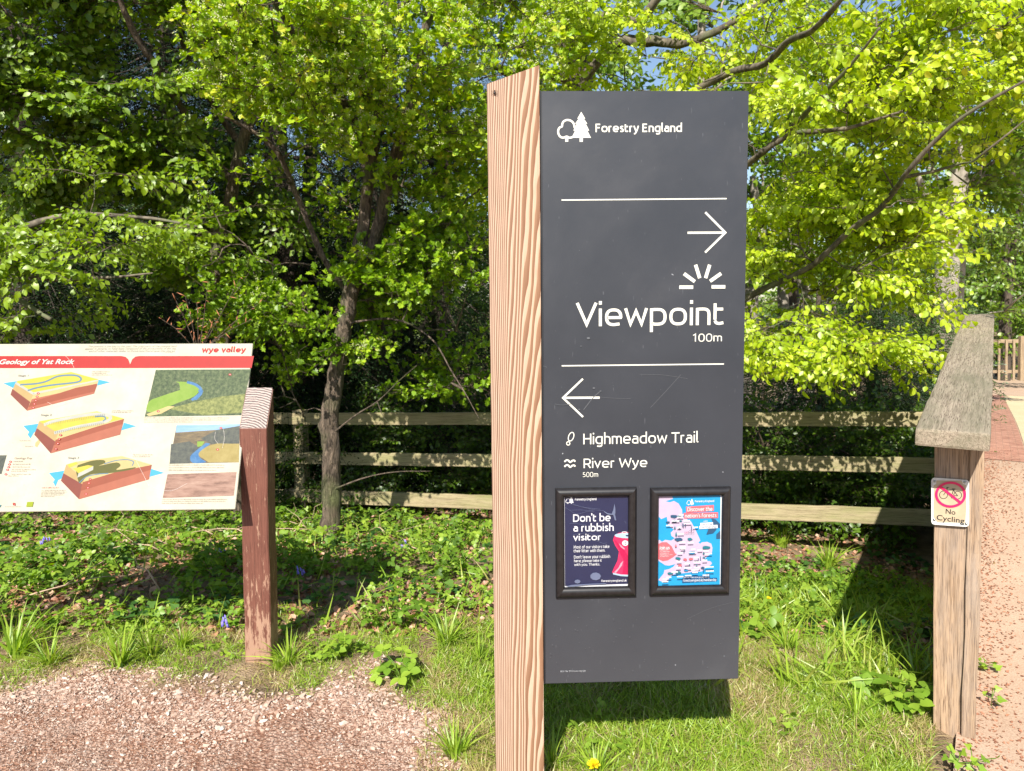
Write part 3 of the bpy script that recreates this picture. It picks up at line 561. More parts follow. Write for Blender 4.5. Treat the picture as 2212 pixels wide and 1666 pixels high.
for x, y, l in ((1580, 470, 60), (1560, 498, 75), (1490, 545, 95), (1640, 540, 80), (1420, 600, 85), (1640, 572, 95), (1560, 625, 50), (1755, 622, 65), (1565, 703, 75), (1580, 808, 80), (1690, 812, 70), (1590, 868, 70), (1600, 890, 60), (1730, 895, 55), (1810, 905, 60), (1880, 915, 70), (1700, 932, 95), (1560, 940, 60), (1900, 950, 90), (1550, 1045, 60), (1650, 1070, 60), (1760, 1052, 90), (1870, 1030, 60), (1540, 1120, 60), (1640, 1122, 90), (1770, 1120, 70), (1900, 1112, 110), (1730, 1150, 90), (1910, 1162, 100), (1420, 1240, 60), (1550, 1232, 80), (1650, 1218, 80), (1740, 1178, 70), (1870, 1212, 80), (1370, 1262, 60), (1360, 1292, 80), (1760, 992, 60), (1480, 1172, 80)):
    A.poly([(x, y-9), (x+l, y-12), (x+l, y+3), (x, y+6)], 'white_ink'); A.scribble(x+5, x+l-5, y+2, 9, 'map_dark', slope=-.04)
A.done('poster', f2)

# small fly on the post
M['fly'] = plain('fly_black', (.01, .01, .01), .4)
fp = SP.loc((1068.5, 202), PF); fw = SP.o+SP.ex*fp[0]+SP.ez*fp[1]+SP.n*(PF+.004)
S8 = tube([(0, 0, -.004), (0, 0, -.002), (0, 0, .002), (0, 0, .0045)], [.0006, .0028, .0026, .0008], 8)
def sphere(c, r, n=8, mi=0, tint=.5, sq=(1, 1, 1)):
    t = np.linspace(-np.pi/2, np.pi/2, n//2+2); pts = [(0, 0, math.sin(a)*r) for a in t]; ch = tube(pts, [max(1e-4, math.cos(a)*r) for a in t], n, mi, tint=tint); ch.V = ch.V*np.array(sq)+np.array(c); return ch
fly = build('fly', [Chunk(S8.V, S8.l, S8.t, 0, None, True), sphere((0, 0, .006), .002)]+[tube([(0, 0, z), (s*.006, -.001, z+dz), (s*.009, .004, z+dz*1.4)], .0004, 4) for s in (-1, 1) for z, dz in ((-.001, -.003), (0, 0), (.002, .003))], [M['fly']])
fly.location = fw; tag(fly, 'tiny black fly resting near the top of the pale timber post', 'fly')

# ------------------------------------------------------------------ ground shape
def y0f(x): return 3.35-.55*sstep(.2, 1.4, x)
def gz(x, y):
    x = np.asarray(x, float); y = np.asarray(y, float)
    wd = 4.3-1.7*sstep(-.2, 1.6, x)
    z = -.62*sstep(0, 1, (y-y0f(x))/wd)-.05*np.maximum(y-8, 0)*(y < 40)-1.6*(y >= 40)
    return z+(vnoise(x, y, 3, 1)-.5)*.05*sstep(2.9, 3.8, y)+(vnoise(x, y, 9, 2)-.5)*.02
RU = nrm([math.sin(rad(32.8)), math.cos(rad(32.8)), 0]); RS = np.array([RU[1], -RU[0], 0])     # along the handrail / to its right
def pz(x, y):
    t = np.asarray(x)*RU[0]+np.asarray(y)*RU[1]
    return .20*sstep(2.6, 7, t)-.62*sstep(7, 20, t)
# ------------------------------------------------------------------ handrail
M['rail_wood'] = timber('weathered_rail', (.37, .255, .165), (.20, .13, .08), (.26, .22, .19), .6, 130, crack=.8)
M['cap_wood'] = timber('grey_cap_rail', (.31, .255, .19), (.17, .135, .095), (.15, .14, .09), .8, 120, crack=.95)
pl0 = at(2015, 1000, 2.44); pr0 = at(2090, 1000, 2.44)
A0 = at(1977, 925, 2.36); A1 = at(2141, 925, 2.36+.0)
# end corners of the cap, squared to the rail direction
capL = A0; hl = capL[2]; wc = ((A1-A0)@RS)/(1) 
d = ray(2141, 925); t = (hl-CAMH)/d[2]; A1 = CP+d*t; A1 = A0+RS*max(.15, (A1-A0)@RS)
d = ray(2141, 678); tt = ((A1-CP)@RS)/(d@RS) if abs(d@RS) > 1e-6 else 6.3/d[1]
zf = at(2110, 678, 6.2)[2]
slope = (zf-hl)/((6.2-2.36)/RU[1])
print('cap', A0, A1, 'wc', np.linalg.norm(A1-A0), 'zf', zf, slope)
RD = nrm(RU+np.array([0, 0, slope])); CW = np.linalg.norm(A1-A0)
rail = thing('handrail', ((A0+A1)[0]/2, (A0+A1)[1]/2, 0), 'weathered grey timber handrail with a broad flat cap beside the pink path', 'handrail')
cm = (A0+A1)/2-np.array([0, 0, .029])
Lr = (6.2-2.36)/RU[1]
beam('cap_rail', cm, cm+RD*Lr, CW, .058, M['cap_wood'], rail, bev=.009, wobble=.0012)
# posts
pcx = CP+ray(2052, 1000)*((2.47)/ray(2052, 1000)[1]); pcx[2] = 0
off = (pcx-cm)@RS; along0 = (pcx-cm)@RU
pwid = .103
for k, s_ in enumerate((along0, along0+1.7, along0+3.4, Lr-.12)):
    c = cm+RU*(s_+.05)+RS*off; top = cm[2]+slope*(s_+.05)-.0295; zb = float(pz(c[0], c[1]))-.35
    if k == 0: fb = at(2052, 1640, c[1]-.0); q_ = (zb-top)/(fb[2]-top); foot = c+(fb-c)*[q_, 0, 0]
    else: foot = c
    beam('post', (foot[0], c[1], zb), (c[0], c[1], top), pwid, .1, M['rail_wood'], rail, up=(-RU[0], -RU[1], 0), bev=.005, wobble=.001)
# boards closing the path side, seen almost edge-on, and the slim end batten
so_ = off+pwid/2+.0235
bt = cm+RU*(along0+.028)+RS*(off+pwid/2+.022)
beam('batten', (bt[0]+.065, bt[1], -.6), (bt[0], bt[1], cm[2]-.031), .042, .07, M['rail_wood'], rail, up=(-RU[0], -RU[1], 0), bev=.003)
for k in range(7):
    zc = .02+k*.148; a = cm+RU*(along0+.035)+RS*(so_-.004); b = cm+RU*(Lr)+RS*(so_-.004)
    a = np.array([a[0], a[1], zc-.02]); b = np.array([b[0], b[1], zc-.02+slope*Lr*.93])
    beam('side_board', a, b, .03, .140, M['rail_wood'], rail, bev=.003)
# ------------------------------------------------------------------ no cycling sign
M['sign_white'] = plain('white_enamel', (.60, .60, .58), .35, noise=.08, nscale=90)
M['sign_tan'] = plain('faded_tan_face', (.42, .33, .22), .45, noise=.1, nscale=25)
M['magenta'] = plain('magenta_ring', (.66, .01, .10), .4); M['ink'] = plain('black_ink', (.012, .012, .012), .5); M['steel'] = plain('screw_steel', (.35, .36, .36), .35, .9, noise=.3, nscale=300)
fc = pcx-RU*0+0; fo = cm+RU*(along0-.001)+RS*off
CPn = Plane((fo[0], fo[1], 1.0), RS, (0, 0, 1))
def rrect(A, x0, x1, y0, y1, r, m, sk=0):
    pts = []
    for cx, cy, a0 in ((x1-r, y1-r, 0), (x0+r, y1-r, 90), (x0+r, y0+r, 180), (x1-r, y0+r, 270)):
        for t in np.linspace(a0, a0+90, 5): pts.append((cx+r*math.cos(rad(t)), cy+r*math.sin(rad(t))+sk*(cx-x0)/(x1-x0)))
    A.poly(pts, m)
cyc = thing('no_cycling_sign', (fo[0], fo[1], .6), 'small tan plate reading No Cycling under a red ringed bicycle, on the handrail post', 'sign')
pts = []
a = Art(CPn, T6, base=.003, step=.0002)
rrect(a, 312, 1088, 268, 1228, 70, 'sign_white', 55); Vf = a.ch[-1].V
c0 = Art(CPn, T6); 
Vc = Vf.copy(); nV = len(Vf)
side = []
for i in range(nV): j = (i+1) % nV; side += [i, j, nV+j, nV+i]
Vb = Vf.copy(); Vb[:, 1] = -.0005; Vf2 = Vf.copy(); Vf2[:, 1] = -.003
plate = build('plate', [Chunk(Vf2, a.ch[-1].l, a.ch[-1].t), Chunk(np.vstack([Vf2, Vb]), side, [4]*nV)], [M['sign_white']]); C.objects.unlink(plate); plate.matrix_world = CPn.mtx(); link(plate, cyc)
a = Art(CPn, T6, base=.0032, step=.00012)
a.line([(375, 300), (700, 312), (1010, 325), (1050, 370), (1055, 700), (1060, 1190), (1020, 1225), (700, 1205), (375, 1180), (345, 1140), (338, 700), (335, 340)], 5, 'steel', True)
a.poly([(420, 325), (935, 330), (960, 400), (1025, 420), (1030, 900), (1010, 1200), (700, 1190), (430, 1180), (360, 1080), (358, 430), (410, 400)], 'sign_tan')
a.done('face', plate)
a = Art(CPn, T6, base=.0040, step=.00012)
for cx, r_ in ((563, 82), (853, 80)): a.ring(cx, 622+(cx-563)*.02, r_, 78, 13, 'ink', 28)
for l_, wd in (([(563, 625), (625, 540), (640, 480), (630, 478)], 9), ([(640, 525), (765, 522)], 9), ([(765, 522), (730, 640), (640, 530)], 9), ([(765, 520), (850, 638), (740, 640)], 8), ([(775, 520), (775, 500)], 9), ([(735, 500), (805, 502)], 10), ([(628, 490), (632, 470), (660, 466), (675, 470)], 8), ([(725, 650), (735, 690)], 8)): a.line(l_, wd*1.5, 'ink')
a.h += .0004; a.ring(707, 614, 292, 243, 56, 'magenta', 48); a.line([(500, 452), (905, 775)], 56, 'magenta')
a.done('symbol', plate)
a = Art(CPn, T6, base=.0040, step=.00012); a.text('No', 607, 808, 920, 1018, 'ink', None) if False else None
def helv(A_, txt, x0, x1, y0, y1, m): A_.text(txt, x0, x1, y0, y1, m, .012)
helv(a, 'No', 607, 808, 918, 1020, 'ink') if 'N' in GL else a.text('No', 607, 808, 918, 1020, 'ink', .01)
a.text('Cycling', 418, 992, 1062, 1205, 'ink', .01) if 'C' not in GL else helv(a, 'Cycling', 418, 992, 1062, 1205, 'ink')
a.done('lettering', plate)
for x, y in ((385, 345), (995, 362), (375, 1130), (1028, 1212)):
    q = CPn.loc(T6(x, y)); wpt = CPn.o+CPn.ex*q[0]+CPn.ez*q[1]
    sc_ = build('screw', [tube([wpt+CPn.n*z for z in (.003, .0052, .006)], [.0042, .0038, .001], 10)], [M['steel']], plate)
# ------------------------------------------------------------------ information board
M['brown_paint'] = timber('flaking_brown_paint', (.15, .058, .04), (.11, .04, .028), (.40, .25, .17), .9, 130, rough=.5, crack=.5, spec=.4)
M['grey_end'] = None
def endgrain():
    m, nt, b = mat('grey_end_grain'); b.inputs['Roughness'].default_value = .85
    tc = N(nt, 'TexCoord'); mp = N(nt, 'Mapping'); mp.inputs['Location'].default_value = (-.93, .03, -.035); L(nt, tc.outputs['Object'], mp.inputs[0])
    wv = N(nt, 'TexWave', wave_type='RINGS', rings_direction='SPHERICAL', _Scale=30, _Distortion=2.5, _Detail=2); wv.inputs['Detail Scale'].default_value = 2
    L(nt, mp.outputs[0], wv.inputs[0]); r = ramp(nt, wv.outputs['Fac'], [(.2, (.10, .075, .07)), (.6, (.36, .30, .27))])
    L(nt, r.outputs[0], b.inputs['Base Color']); bump(nt, b, wv.outputs['Fac'], .6, .003); return m
M['grey_end'] = endgrain()
board = thing('information_board', (-1.8, 3.2, 0), 'cream sloping information panel with red title band, carried on weathered brown timber posts', 'information board')
BY = 2.97
fl = at(517, 925, BY); fr_ = at(575, 925, BY); bl_ = at(529, 1430, BY); br_ = at(583, 1430, BY)
def brown_post(x0, x1, parent, zt0, zt1, dep=.10):
    xm = (x0+x1)/2; hw = (x1-x0)/2
    bm = bmesh.new(); zb = -.4
    nz_ = 14; rings = []
    for i in range(nz_+1):
        z = zb+(zt0-zb)*i/nz_; sh = (bl_[0]-fl[0])*(1-(z-0)/zt0)*0.9 if z > 0 else (bl_[0]-fl[0])*.9
        j = R.normal(size=2)*.0008
        rings.append([bm.verts.new((-hw+sh+j[0], 0, z)), bm.verts.new((hw+sh+j[1], 0, z)), bm.verts.new((hw+sh+j[1], dep, z+(zt1-zt0)*(i == nz_))), bm.verts.new((-hw+sh+j[0], dep, z+(zt1-zt0)*(i == nz_)))])
    for a_, b_ in zip(rings, rings[1:]):
        for k in range(4): bm.faces.new((a_[k], a_[(k+1) % 4], b_[(k+1) % 4], b_[k]))
    tf = bm.faces.new(rings[-1]); bm.faces.new(rings[0][::-1]); tf.material_index = 1
    bmesh.ops.recalc_face_normals(bm, faces=bm.faces)
    ed = [e for e in bm.edges if len(e.link_faces) == 2 and e.calc_face_angle(0) > .5]
    bmesh.ops.bevel(bm, geom=ed, offset=.003, segments=2, affect='EDGES', material=-1)
    # local frame with x up so that the grain runs up the post
    me = bpy.data.meshes.new('post'); bm.transform(Matrix(((0, 0, 1, 0), (0, 1, 0, 0), (-1, 0, 0, 0), (0, 0, 0, 1)))); bm.to_mesh(me); bm.free()
    me.materials.append(M['brown_paint']); me.materials.append(M['grey_end'])
    o = bpy.data.objects.new('post', me); o.matrix_world = Matrix(((0, 0, -1, xm), (0, 1, 0, BY), (1, 0, 0, 0), (0, 0, 0, 1))); return link(o, parent)
topb = at(556, 836, BY+.10)
brown_post(fl[0], fr_[0], board, fl[2], topb[2])
# the board itself
byaw = rad(2.5)
BR0 = at(508, 1100, 2.86); TR0 = at(549, 742, 3.17)
exb = np.array([math.cos(byaw), math.sin(byaw), 0]); ezb = TR0-BR0; ezb = nrm(ezb-(ezb@exb)*exb)
BP = Plane(BR0, exb, ezb); BH = (TR0-BR0)@BP.ez; BW = 1.25
print('board', BR0, TR0, BH)
def boardmat():
    m, nt, b = mat('cream_board'); b.inputs['Roughness'].default_value = .5; b.inputs['Specular IOR Level'].default_value = .12
    tc = N(nt, 'TexCoord'); n = N(nt, 'TexNoise', _Scale=9, _Detail=6, _Roughness=.65); L(nt, tc.outputs['Object'], n.inputs[0])
    n2 = N(nt, 'TexNoise', _Scale=70, _Detail=4, _Roughness=.7); L(nt, tc.outputs['Object'], n2.inputs[0])
    r = ramp(nt, n.outputs[0], [(.35, (.32, .30, .23)), (.65, (.375, .355, .285))]); q = ramp(nt, n2.outputs[0], [(.64, (1, 1, 1)), (.74, (.72, .70, .62))])
    mx = N(nt, 'Mix', data_type='RGBA', blend_type='MULTIPLY'); mx.inputs[0].default_value = 1; L(nt, r.outputs[0], mx.inputs[6]); L(nt, q.outputs[0], mx.inputs[7]); L(nt, mx.outputs[2], b.inputs['Base Color']); return m
M['board'] = boardmat(); M['pale_edge'] = plain('pale_board_edge', (.5, .47, .42), .6)
bpan = box_local('panel', BP, -BW, 0, 0, BH, 0, .012, M['board'], board, bev=.0015)
box_local('backing', BP, -BW+.01, -.012, .012, BH-.012, .0125, .030, M['pale_edge'], board)
# second post, mostly outside the picture
brown_post(BR0[0]-BW-.12, BR0[0]-BW-.01, board, fl[2], topb[2])
box_local('crossbar', BP, -BW-.012, .015, BH*.42, BH*.42+.07, .031, .075, M['brown_paint'], board)
for n_, c_, r_ in (('band_red', (.54, .065, .06), .22), ('ink_red', (.60, .05, .05), .4), ('ink_grey', (.30, .29, .26), .4), ('ink_pale', (.36, .26, .2), .4), ('blk_yellow', (.62, .56, .13), .35), ('blk_sand', (.62, .53, .30), .35), ('blk_sand2', (.56, .44, .24), .35), ('blk_red', (.42, .16, .10), .35), ('blk_red2', (.50, .22, .15), .35), ('blk_red3', (.34, .13, .10), .35), ('blk_river', (.22, .33, .42), .3), ('blk_bank', (.55, .55, .5), .4), ('arrow_blue', (.13, .48, .68), .3), ('blk_olive', (.20, .20, .06), .4), ('logo_green', (.42, .48, .05), .3), ('dotw', (.8, .75, .7), .4)): colr(n_, tuple((x_*.72)**1.45 for x_ in c_), .5); M[n_].node_tree.nodes['Principled BSDF'].inputs['Specular IOR Level'].default_value = .12
A = Art(BP, T1, base=.0004, step=.00008)
A.poly([(-2300, 220), (895, 220), (925, 226), (947, 245), (960, 282), (975, 245), (1000, 224), (1030, 220), (1873, 220), (1856, 308), (-2300, 312)], 'band_red')
A.done('title_band', bpan)
A = Art(BP, T1, base=.0015, step=.00008)
def gtext(A_, t, x0, x1, y0, y1, m, wt=.012, sh=0): # letters outside the drawn alphabet fall back to the built-in face
    A_.text(t, x0, x1, y0, y1, m, wt, sh)
gtext(A, 'Geology of Yat Rock', -2, 550, 244, 292, 'dotw', .02, .25)
gtext(A, 'The', -130, -40, 244, 283, 'white_ink', .02, .25)
gtext(A, 'wye valley', 1490, 1814, 150, 205, 'ink_red', .035, .05)
A.done('lettering', bpan)
A = Art(BP, T1, base=.0004, step=.00005)
gtext(A, 'The present is the key to the past. The solid parts of the present land', 652, 1305, 141, 160, 'ink_grey', 0, .25)
gtext(A, 'appear in general, to have been composed of the productions of the sea,', 628, 1300, 158, 178, 'ink_grey', 0, .25)
gtext(A, 'and of other materials similar to those now found upon the shores.', 655, 1292, 176, 194, 'ink_grey', 0, .25)
A.scribble(1220, 1280, 197, 7, 'ink_grey')
gtext(A, 'Stage 1', 135, 210, 358, 376, 'ink_grey', .02); gtext(A, 'Stage 2', 302, 382, 648, 667, 'ink_grey', .02); gtext(A, 'Stage 3', 503, 583, 964, 983, 'ink_grey', .02); gtext(A, 'Geology Key', 108, 238, 966, 986, 'ink_pale', .0)
def lines(x0, x1s, y0, dy, h_, m): [A.scribble(x0-i*1.5, x1, y0+i*dy, h_, m) for i, x1 in enumerate(x1s)]
lines(680, (812, 790, 830), 339, 12, 8, 'ink_pale'); lines(828, (985, 970), 628, 12, 9, 'ink_pale'); lines(982, (1130, 1115), 953, 13, 9, 'ink_pale')
lines(310, (440,), 1196, 12, 10, 'ink_red'); lines(308, (490, 495, 480, 478, 410), 1215, 11, 8, 'ink_pale'); lines(148, (230,), 848, 10, 8, 'ink_pale'); lines(188, (250,), 890, 10, 8, 'ink_pale')
lines(1066, (1690, 1680, 1430), 680, 15, 9, 'ink_pale'); lines(1248, (1660, 1655, 1600), 1028, 19, 9, 'ink_pale'); lines(1200, (1680, 1670, 1500), 1282, 14, 9, 'ink_pale')
for i, y in enumerate((1000, 1020, 1040, 1060, 1094)): A.scribble(100-i*3, (180, 230, 225, 270, 230)[i], y+2, 9, 'ink_pale')
A.scribble(85, 200, 1074, 9, 'ink_pale'); A.scribble(60, 140, 1108, 9, 'ink_pale')
A.scribble(40, 162, 1334, 8, 'ink_grey'); A.ring(107, 1313, 11, 9, 4, 'ink_red', 4, .78); A.ring(107, 1313, 5, 4, 2, 'ink_red', 6)
A.poly([(203, 1297), (250, 1296), (242, 1332), (195, 1333)], 'logo_green'); A.poly([(-30, 1318), (12, 1318), (4, 1335), (-30, 1335)], 'map_teal')
lines(-260, (-40, -30, -50, -45), 500, 22, 9, 'ink_pale'); lines(-260, (-40, -30, -50, -45), 700, 22, 9, 'ink_pale')
A.done('small_print', bpan)
def dots(A_, L_):
    for x, y in L_: A_.disc(x, y, 11, 8, 'band_red', 12); A_.disc(x, y, 4, 3, 'dotw', 6)
A = Art(BP, T1, base=.0005, step=.00004)
A.poly([(24, 420), (130, 405), (118, 450), (95, 455)], 'arrow_blue'); A.poly([(720, 393), (815, 413), (720, 438)], 'arrow_blue')
A.poly([(128, 405), (525, 338), (728, 393), (728, 402), (243, 495), (115, 425)], 'blk_yellow')
A.poly([(78, 505), (112, 425), (245, 505), (200, 624)], 'blk_sand2'); A.poly([(78, 505), (92, 462), (225, 560), (200, 624)], 'blk_red3')
A.poly([(245, 505), (728, 402), (694, 498), (200, 624)], 'blk_sand'); A.poly([(236, 538), (718, 432), (694, 498), (200, 624)], 'blk_red2'); A.poly([(226, 562), (560, 455), (718, 424), (700, 482), (210, 598)], 'blk_red'); A.poly([(112, 425), (119, 410), (250, 490), (243, 507)], 'blk_bank')
A.poly([(250, 488), (728, 394), (727, 404), (247, 506)], 'blk_bank')
A.line(smoothpath([(150, 432), (260, 425), (340, 408), (420, 372), (500, 362), (565, 365), (598, 385), (585, 408), (520, 420), (380, 435), (270, 455), (205, 475)], 4), 13, 'blk_river')
dots(A, [(283, 497), (275, 520), (265, 548), (255, 574), (246, 602)]); A.done('diagram', bpan)
A = Art(BP, T1, base=.0005, step=.00004)
A.poly([(172, 735), (292, 718), (272, 770), (250, 785), (225, 828), (205, 800), (215, 780)], 'arrow_blue'); A.poly([(915, 712), (1006, 738), (895, 768)], 'arrow_blue'); A.poly([(262, 860), (290, 832), (296, 858), (275, 892), (258, 885)], 'blk_sand')
A.poly([(290, 702), (715, 628), (916, 682), (430, 795), (292, 720)], 'blk_yellow'); A.poly([(253, 800), (290, 702), (430, 790), (375, 938)], 'blk_sand2'); A.poly([(253, 800), (272, 752), (410, 852), (375, 938)], 'blk_red3')
A.poly([(430, 790), (916, 682), (887, 800), (375, 938)], 'blk_sand'); A.poly([(408, 848), (908, 715), (887, 800), (375, 938)], 'blk_red2'); A.poly([(412, 838), (700, 745), (916, 684), (905, 722), (396, 880)], 'blk_red')
A.line(smoothpath([(325, 728), (400, 700), (560, 668), (680, 650), (770, 652), (815, 668), (800, 695), (720, 715), (560, 745), (400, 788)], 4), 24, 'blk_bank'); A.line(smoothpath([(700, 668), (760, 665), (780, 682), (760, 700)], 4), 10, 'blk_river')
for t in range(34): x = 340+t*13; y = 722-t*2.1; A.line([(x, y-6), (x+3, y+12)], 1.5, 'ink_grey')
for t in range(26): x = 410+t*14; y = 782-t*2.7; A.line([(x, y-8), (x+3, y+10)], 1.5, 'ink_grey')
dots(A, [(450, 804), (440, 834), (430, 867), (416, 907)]); A.done('diagram', bpan)
A = Art(BP, T1, base=.0005, step=.00004)
A.poly([(362, 1083), (480, 1065), (460, 1120), (430, 1135), (410, 1182), (392, 1150), (405, 1132)], 'arrow_blue'); A.poly([(1115, 1052), (1212, 1082), (1098, 1112)], 'arrow_blue')
A.poly([(490, 1020), (560, 1000), (900, 958), (1120, 1022), (605, 1160), (490, 1040)], 'blk_sand'); A.poly([(450, 1140), (490, 1020), (620, 1130), (583, 1277)], 'blk_sand2'); A.poly([(450, 1140), (468, 1085), (608, 1165), (583, 1277)], 'blk_red3')
A.poly([(608, 1160), (1120, 1022), (1100, 1130), (583, 1277)], 'blk_red2'); A.poly([(612, 1150), (860, 1075), (1120, 1024), (1112, 1060), (596, 1215)], 'blk_red')
A.poly(smoothpath([(575, 1025), (680, 992), (765, 988), (775, 1010), (730, 1030), (860, 1005), (890, 1030), (860, 1060), (1000, 1040), (960, 1060), (800, 1085), (690, 1090), (640, 1110), (590, 1160), (570, 1110), (560, 1060)], 3), 'blk_olive')
A.poly([(500, 1020), (560, 1002), (578, 1015), (510, 1045)], 'blk_yellow'); A.poly([(540, 1050), (650, 1025), (690, 1032), (580, 1085)], 'blk_yellow'); A.poly([(580, 1085), (690, 1032), (688, 1060), (570, 1118)], 'blk_bank')
A.line(smoothpath([(770, 1015), (860, 990), (940, 985), (985, 1000), (975, 1030)], 4), 7, 'blk_river'); A.line(smoothpath([(585, 1155), (640, 1110), (720, 1092), (800, 1086)], 4), 7, 'blk_river')
dots(A, [(666, 1129), (657, 1158), (649, 1192), (636, 1238)]); A.done('diagram', bpan)
A = Art(BP, T1, base=.0005, step=.00004); dots(A, [(79, 1000), (71, 1020), (66, 1040), (57, 1060), (45, 1093)]); A.done('map_key', bpan)
# printed photographs on the board: procedural pictures of woods, river and rock
def photomat(name, cols, sc, stretch=(1, 1, 1), thr=(.35, .65)):
    m, nt, b = mat(name); b.inputs['Roughness'].default_value = .5; b.inputs['Specular IOR Level'].default_value = .12; tc = N(nt, 'TexCoord'); mp = N(nt, 'Mapping'); mp.inputs['Scale'].default_value = stretch; L(nt, tc.outputs['Object'], mp.inputs[0])
    n = N(nt, 'TexNoise', _Scale=sc, _Detail=7, _Roughness=.7); L(nt, mp.outputs[0], n.inputs[0]); k = len(cols)
    r = ramp(nt, n.outputs[0], [(thr[0]+(thr[1]-thr[0])*i/(k-1), c) for i, c in enumerate(cols)]); hs = N(nt, 'HueSaturation', _Saturation=1.15, _Value=.5); L(nt, r.outputs[0], hs.inputs['Color']); L(nt, hs.outputs[0], b.inputs['Base Color']); M[name] = m
photomat('ph_wood', [(.035, .055, .03), (.09, .13, .06), (.19, .22, .12)], 70); photomat('ph_field', [(.22, .36, .07), (.32, .44, .12)], 12); photomat('ph_lit', [(.10, .13, .04), (.38, .40, .16)], 55)
photomat('ph_river', [(.07, .18, .38), (.16, .30, .5)], 30); photomat('ph_sky', [(.22, .42, .72), (.45, .6, .78)], 8, (.3, 1, 2)); photomat('ph_moor', [(.10, .08, .06), (.28, .22, .13)], 40, (.5, 1, 2)); photomat('ph_gold', [(.34, .27, .10), (.46, .38, .17)], 20)
photomat('ph_rock', [(.16, .09, .07), (.40, .25, .20), (.52, .36, .29)], 18, (.45, 1, 2.2)); photomat('ph_hill', [(.06, .07, .07), (.14, .15, .12)], 60)
A = Art(BP, T1, base=.0005, step=.00006)
A.poly([(1150, 322), (1850, 318), (1780, 657), (1068, 667)], 'ph_wood'); A.poly(smoothpath([(1290, 410), (1370, 412), (1450, 440), (1470, 470), (1430, 520), (1300, 570), (1180, 620), (1085, 630), (1100, 555), (1180, 520), (1330, 470)], 3), 'ph_field')
A.poly([(1105, 528), (1150, 372), (1200, 372), (1320, 420), (1330, 460), (1200, 510)], 'ph_wood'); A.line(smoothpath([(1415, 545), (1455, 515), (1478, 490), (1480, 462), (1440, 430), (1380, 412)], 4), 20, 'ph_river')
A.poly([(1450, 545), (1490, 505), (1500, 475), (1460, 470), (1470, 490), (1405, 545)], 'ph_river'); A.poly([(1240, 610), (1430, 560), (1620, 520), (1810, 500), (1782, 640), (1500, 655)], 'ph_lit'); A.poly([(1080, 650), (1240, 590), (1290, 592), (1190, 645), (1100, 664)], 'blk_sand'); dots(A, [(1697, 357), (1168, 628)])
A.done('photograph', bpan)
A = Art(BP, T1, base=.0005, step=.00006)
A.poly([(1303, 730), (1770, 722), (1762, 1004), (1250, 1015)], 'ph_moor'); A.poly([(1303, 730), (1770, 722), (1768, 745), (1600, 765), (1296, 785)], 'ph_sky'); A.poly([(1480, 830), (1600, 765), (1768, 735), (1765, 865), (1560, 870)], 'ph_hill'); A.poly([(1480, 900), (1600, 865), (1765, 868), (1762, 1002), (1540, 1005), (1460, 950)], 'ph_gold'); A.poly([(1262, 870), (1400, 850), (1480, 900), (1420, 960), (1400, 1012), (1252, 1014)], 'ph_hill')
A.poly(smoothpath([(1520, 860), (1550, 870), (1500, 905), (1465, 940), (1480, 975), (1520, 1004), (1420, 1008), (1405, 960), (1450, 915)], 3), 'ph_river'); A.poly([(1455, 850), (1510, 850), (1490, 885), (1455, 890)], 'ph_field'); dots(A, [(1630, 752), (1606, 910)])
A.done('photograph', bpan)
A = Art(BP, T1, base=.0005, step=.00006); A.poly([(1236, 1092), (1745, 1076), (1725, 1250), (1200, 1268)], 'ph_rock'); A.done('photograph', bpan)
A = Art(BP, T1, base=.0005, step=.00006); A.poly([(-500, 955), (50, 952), (12, 1090), (-500, 1095)], 'ph_hill'); A.done('photograph', bpan)
A = Art(BP, T1, base=.0009, step=.00006)
for pts in ([(1130, 1190), (1260, 1215), (1380, 1160)], [(1590, 780), (1585, 830), (1610, 870)], [(1650, 760), (1655, 830), (1640, 900)], [(480, 215), (520, 260), (560, 330)], [(960, 900), (1100, 1180)], [(350, 560), (420, 590), (520, 560)]): A.line(smoothpath(pts, 4), 1.6, 'dotw')
A.done('scratches', bpan)['kind'] = 'stuff'

# ------------------------------------------------------------------ three-rail fence
M['fence_wood'] = timber('mossy_fence', (.36, .295, .18), (.22, .175, .10), (.18, .20, .06), .6, 90)
FA = at(585, 904, 7.5); FB = at(2015, 905, 5.75)
fence = thing('rail_fence', (0, 6.8, -.6), 'greenish three-rail timber fence at the top of the wooded bank, behind the signs', 'fence')
def fpt(t, v_l, v_r): a = at(585, v_l, 7.5); b = at(2015, v_r, 5.75); return a+(b-a)*t
for (vl, vr, v1l, v1r) in ((891, 890, 917, 920), (975, 993, 1003, 1022), (1057, 1100, 1082, 1138)):
    zt = [at(585, vl, 7.5), at(2015, vr, 5.75)]; zb_ = [at(585, v1l, 7.5), at(2015, v1r, 5.75)]
    hh = (zt[0][2]-zb_[0][2]+zt[1][2]-zb_[1][2])/2; a = (zt[0]+zb_[0])/2; b = (zt[1]+zb_[1])/2
    tj = .035
    cuts = [-.95, tj, .56, 1.02]
    for t0, t1 in zip(cuts, cuts[1:]):
        dz = R.normal()*.006
        beam('rail', a+(b-a)*(t0+.001)+[0, 0, dz], a+(b-a)*t1+[0, 0, dz*.3], .036, hh, M['fence_wood'], fence, bev=.005, wobble=.002)
for t in (-.9, -.44, .048, .535):
    p = fpt(t, 904, 905); dirf = nrm(FB-FA); bk = np.array([-dirf[1], dirf[0], 0])*.085
    p = p+bk; g_ = float(gz(p[0], p[1]))
    beam('post', (p[0], p[1], g_-.3), (p[0], p[1], p[2]+.075), .115, .115, M['fence_wood'], fence, up=(bk[0], bk[1], 0), bev=.006)
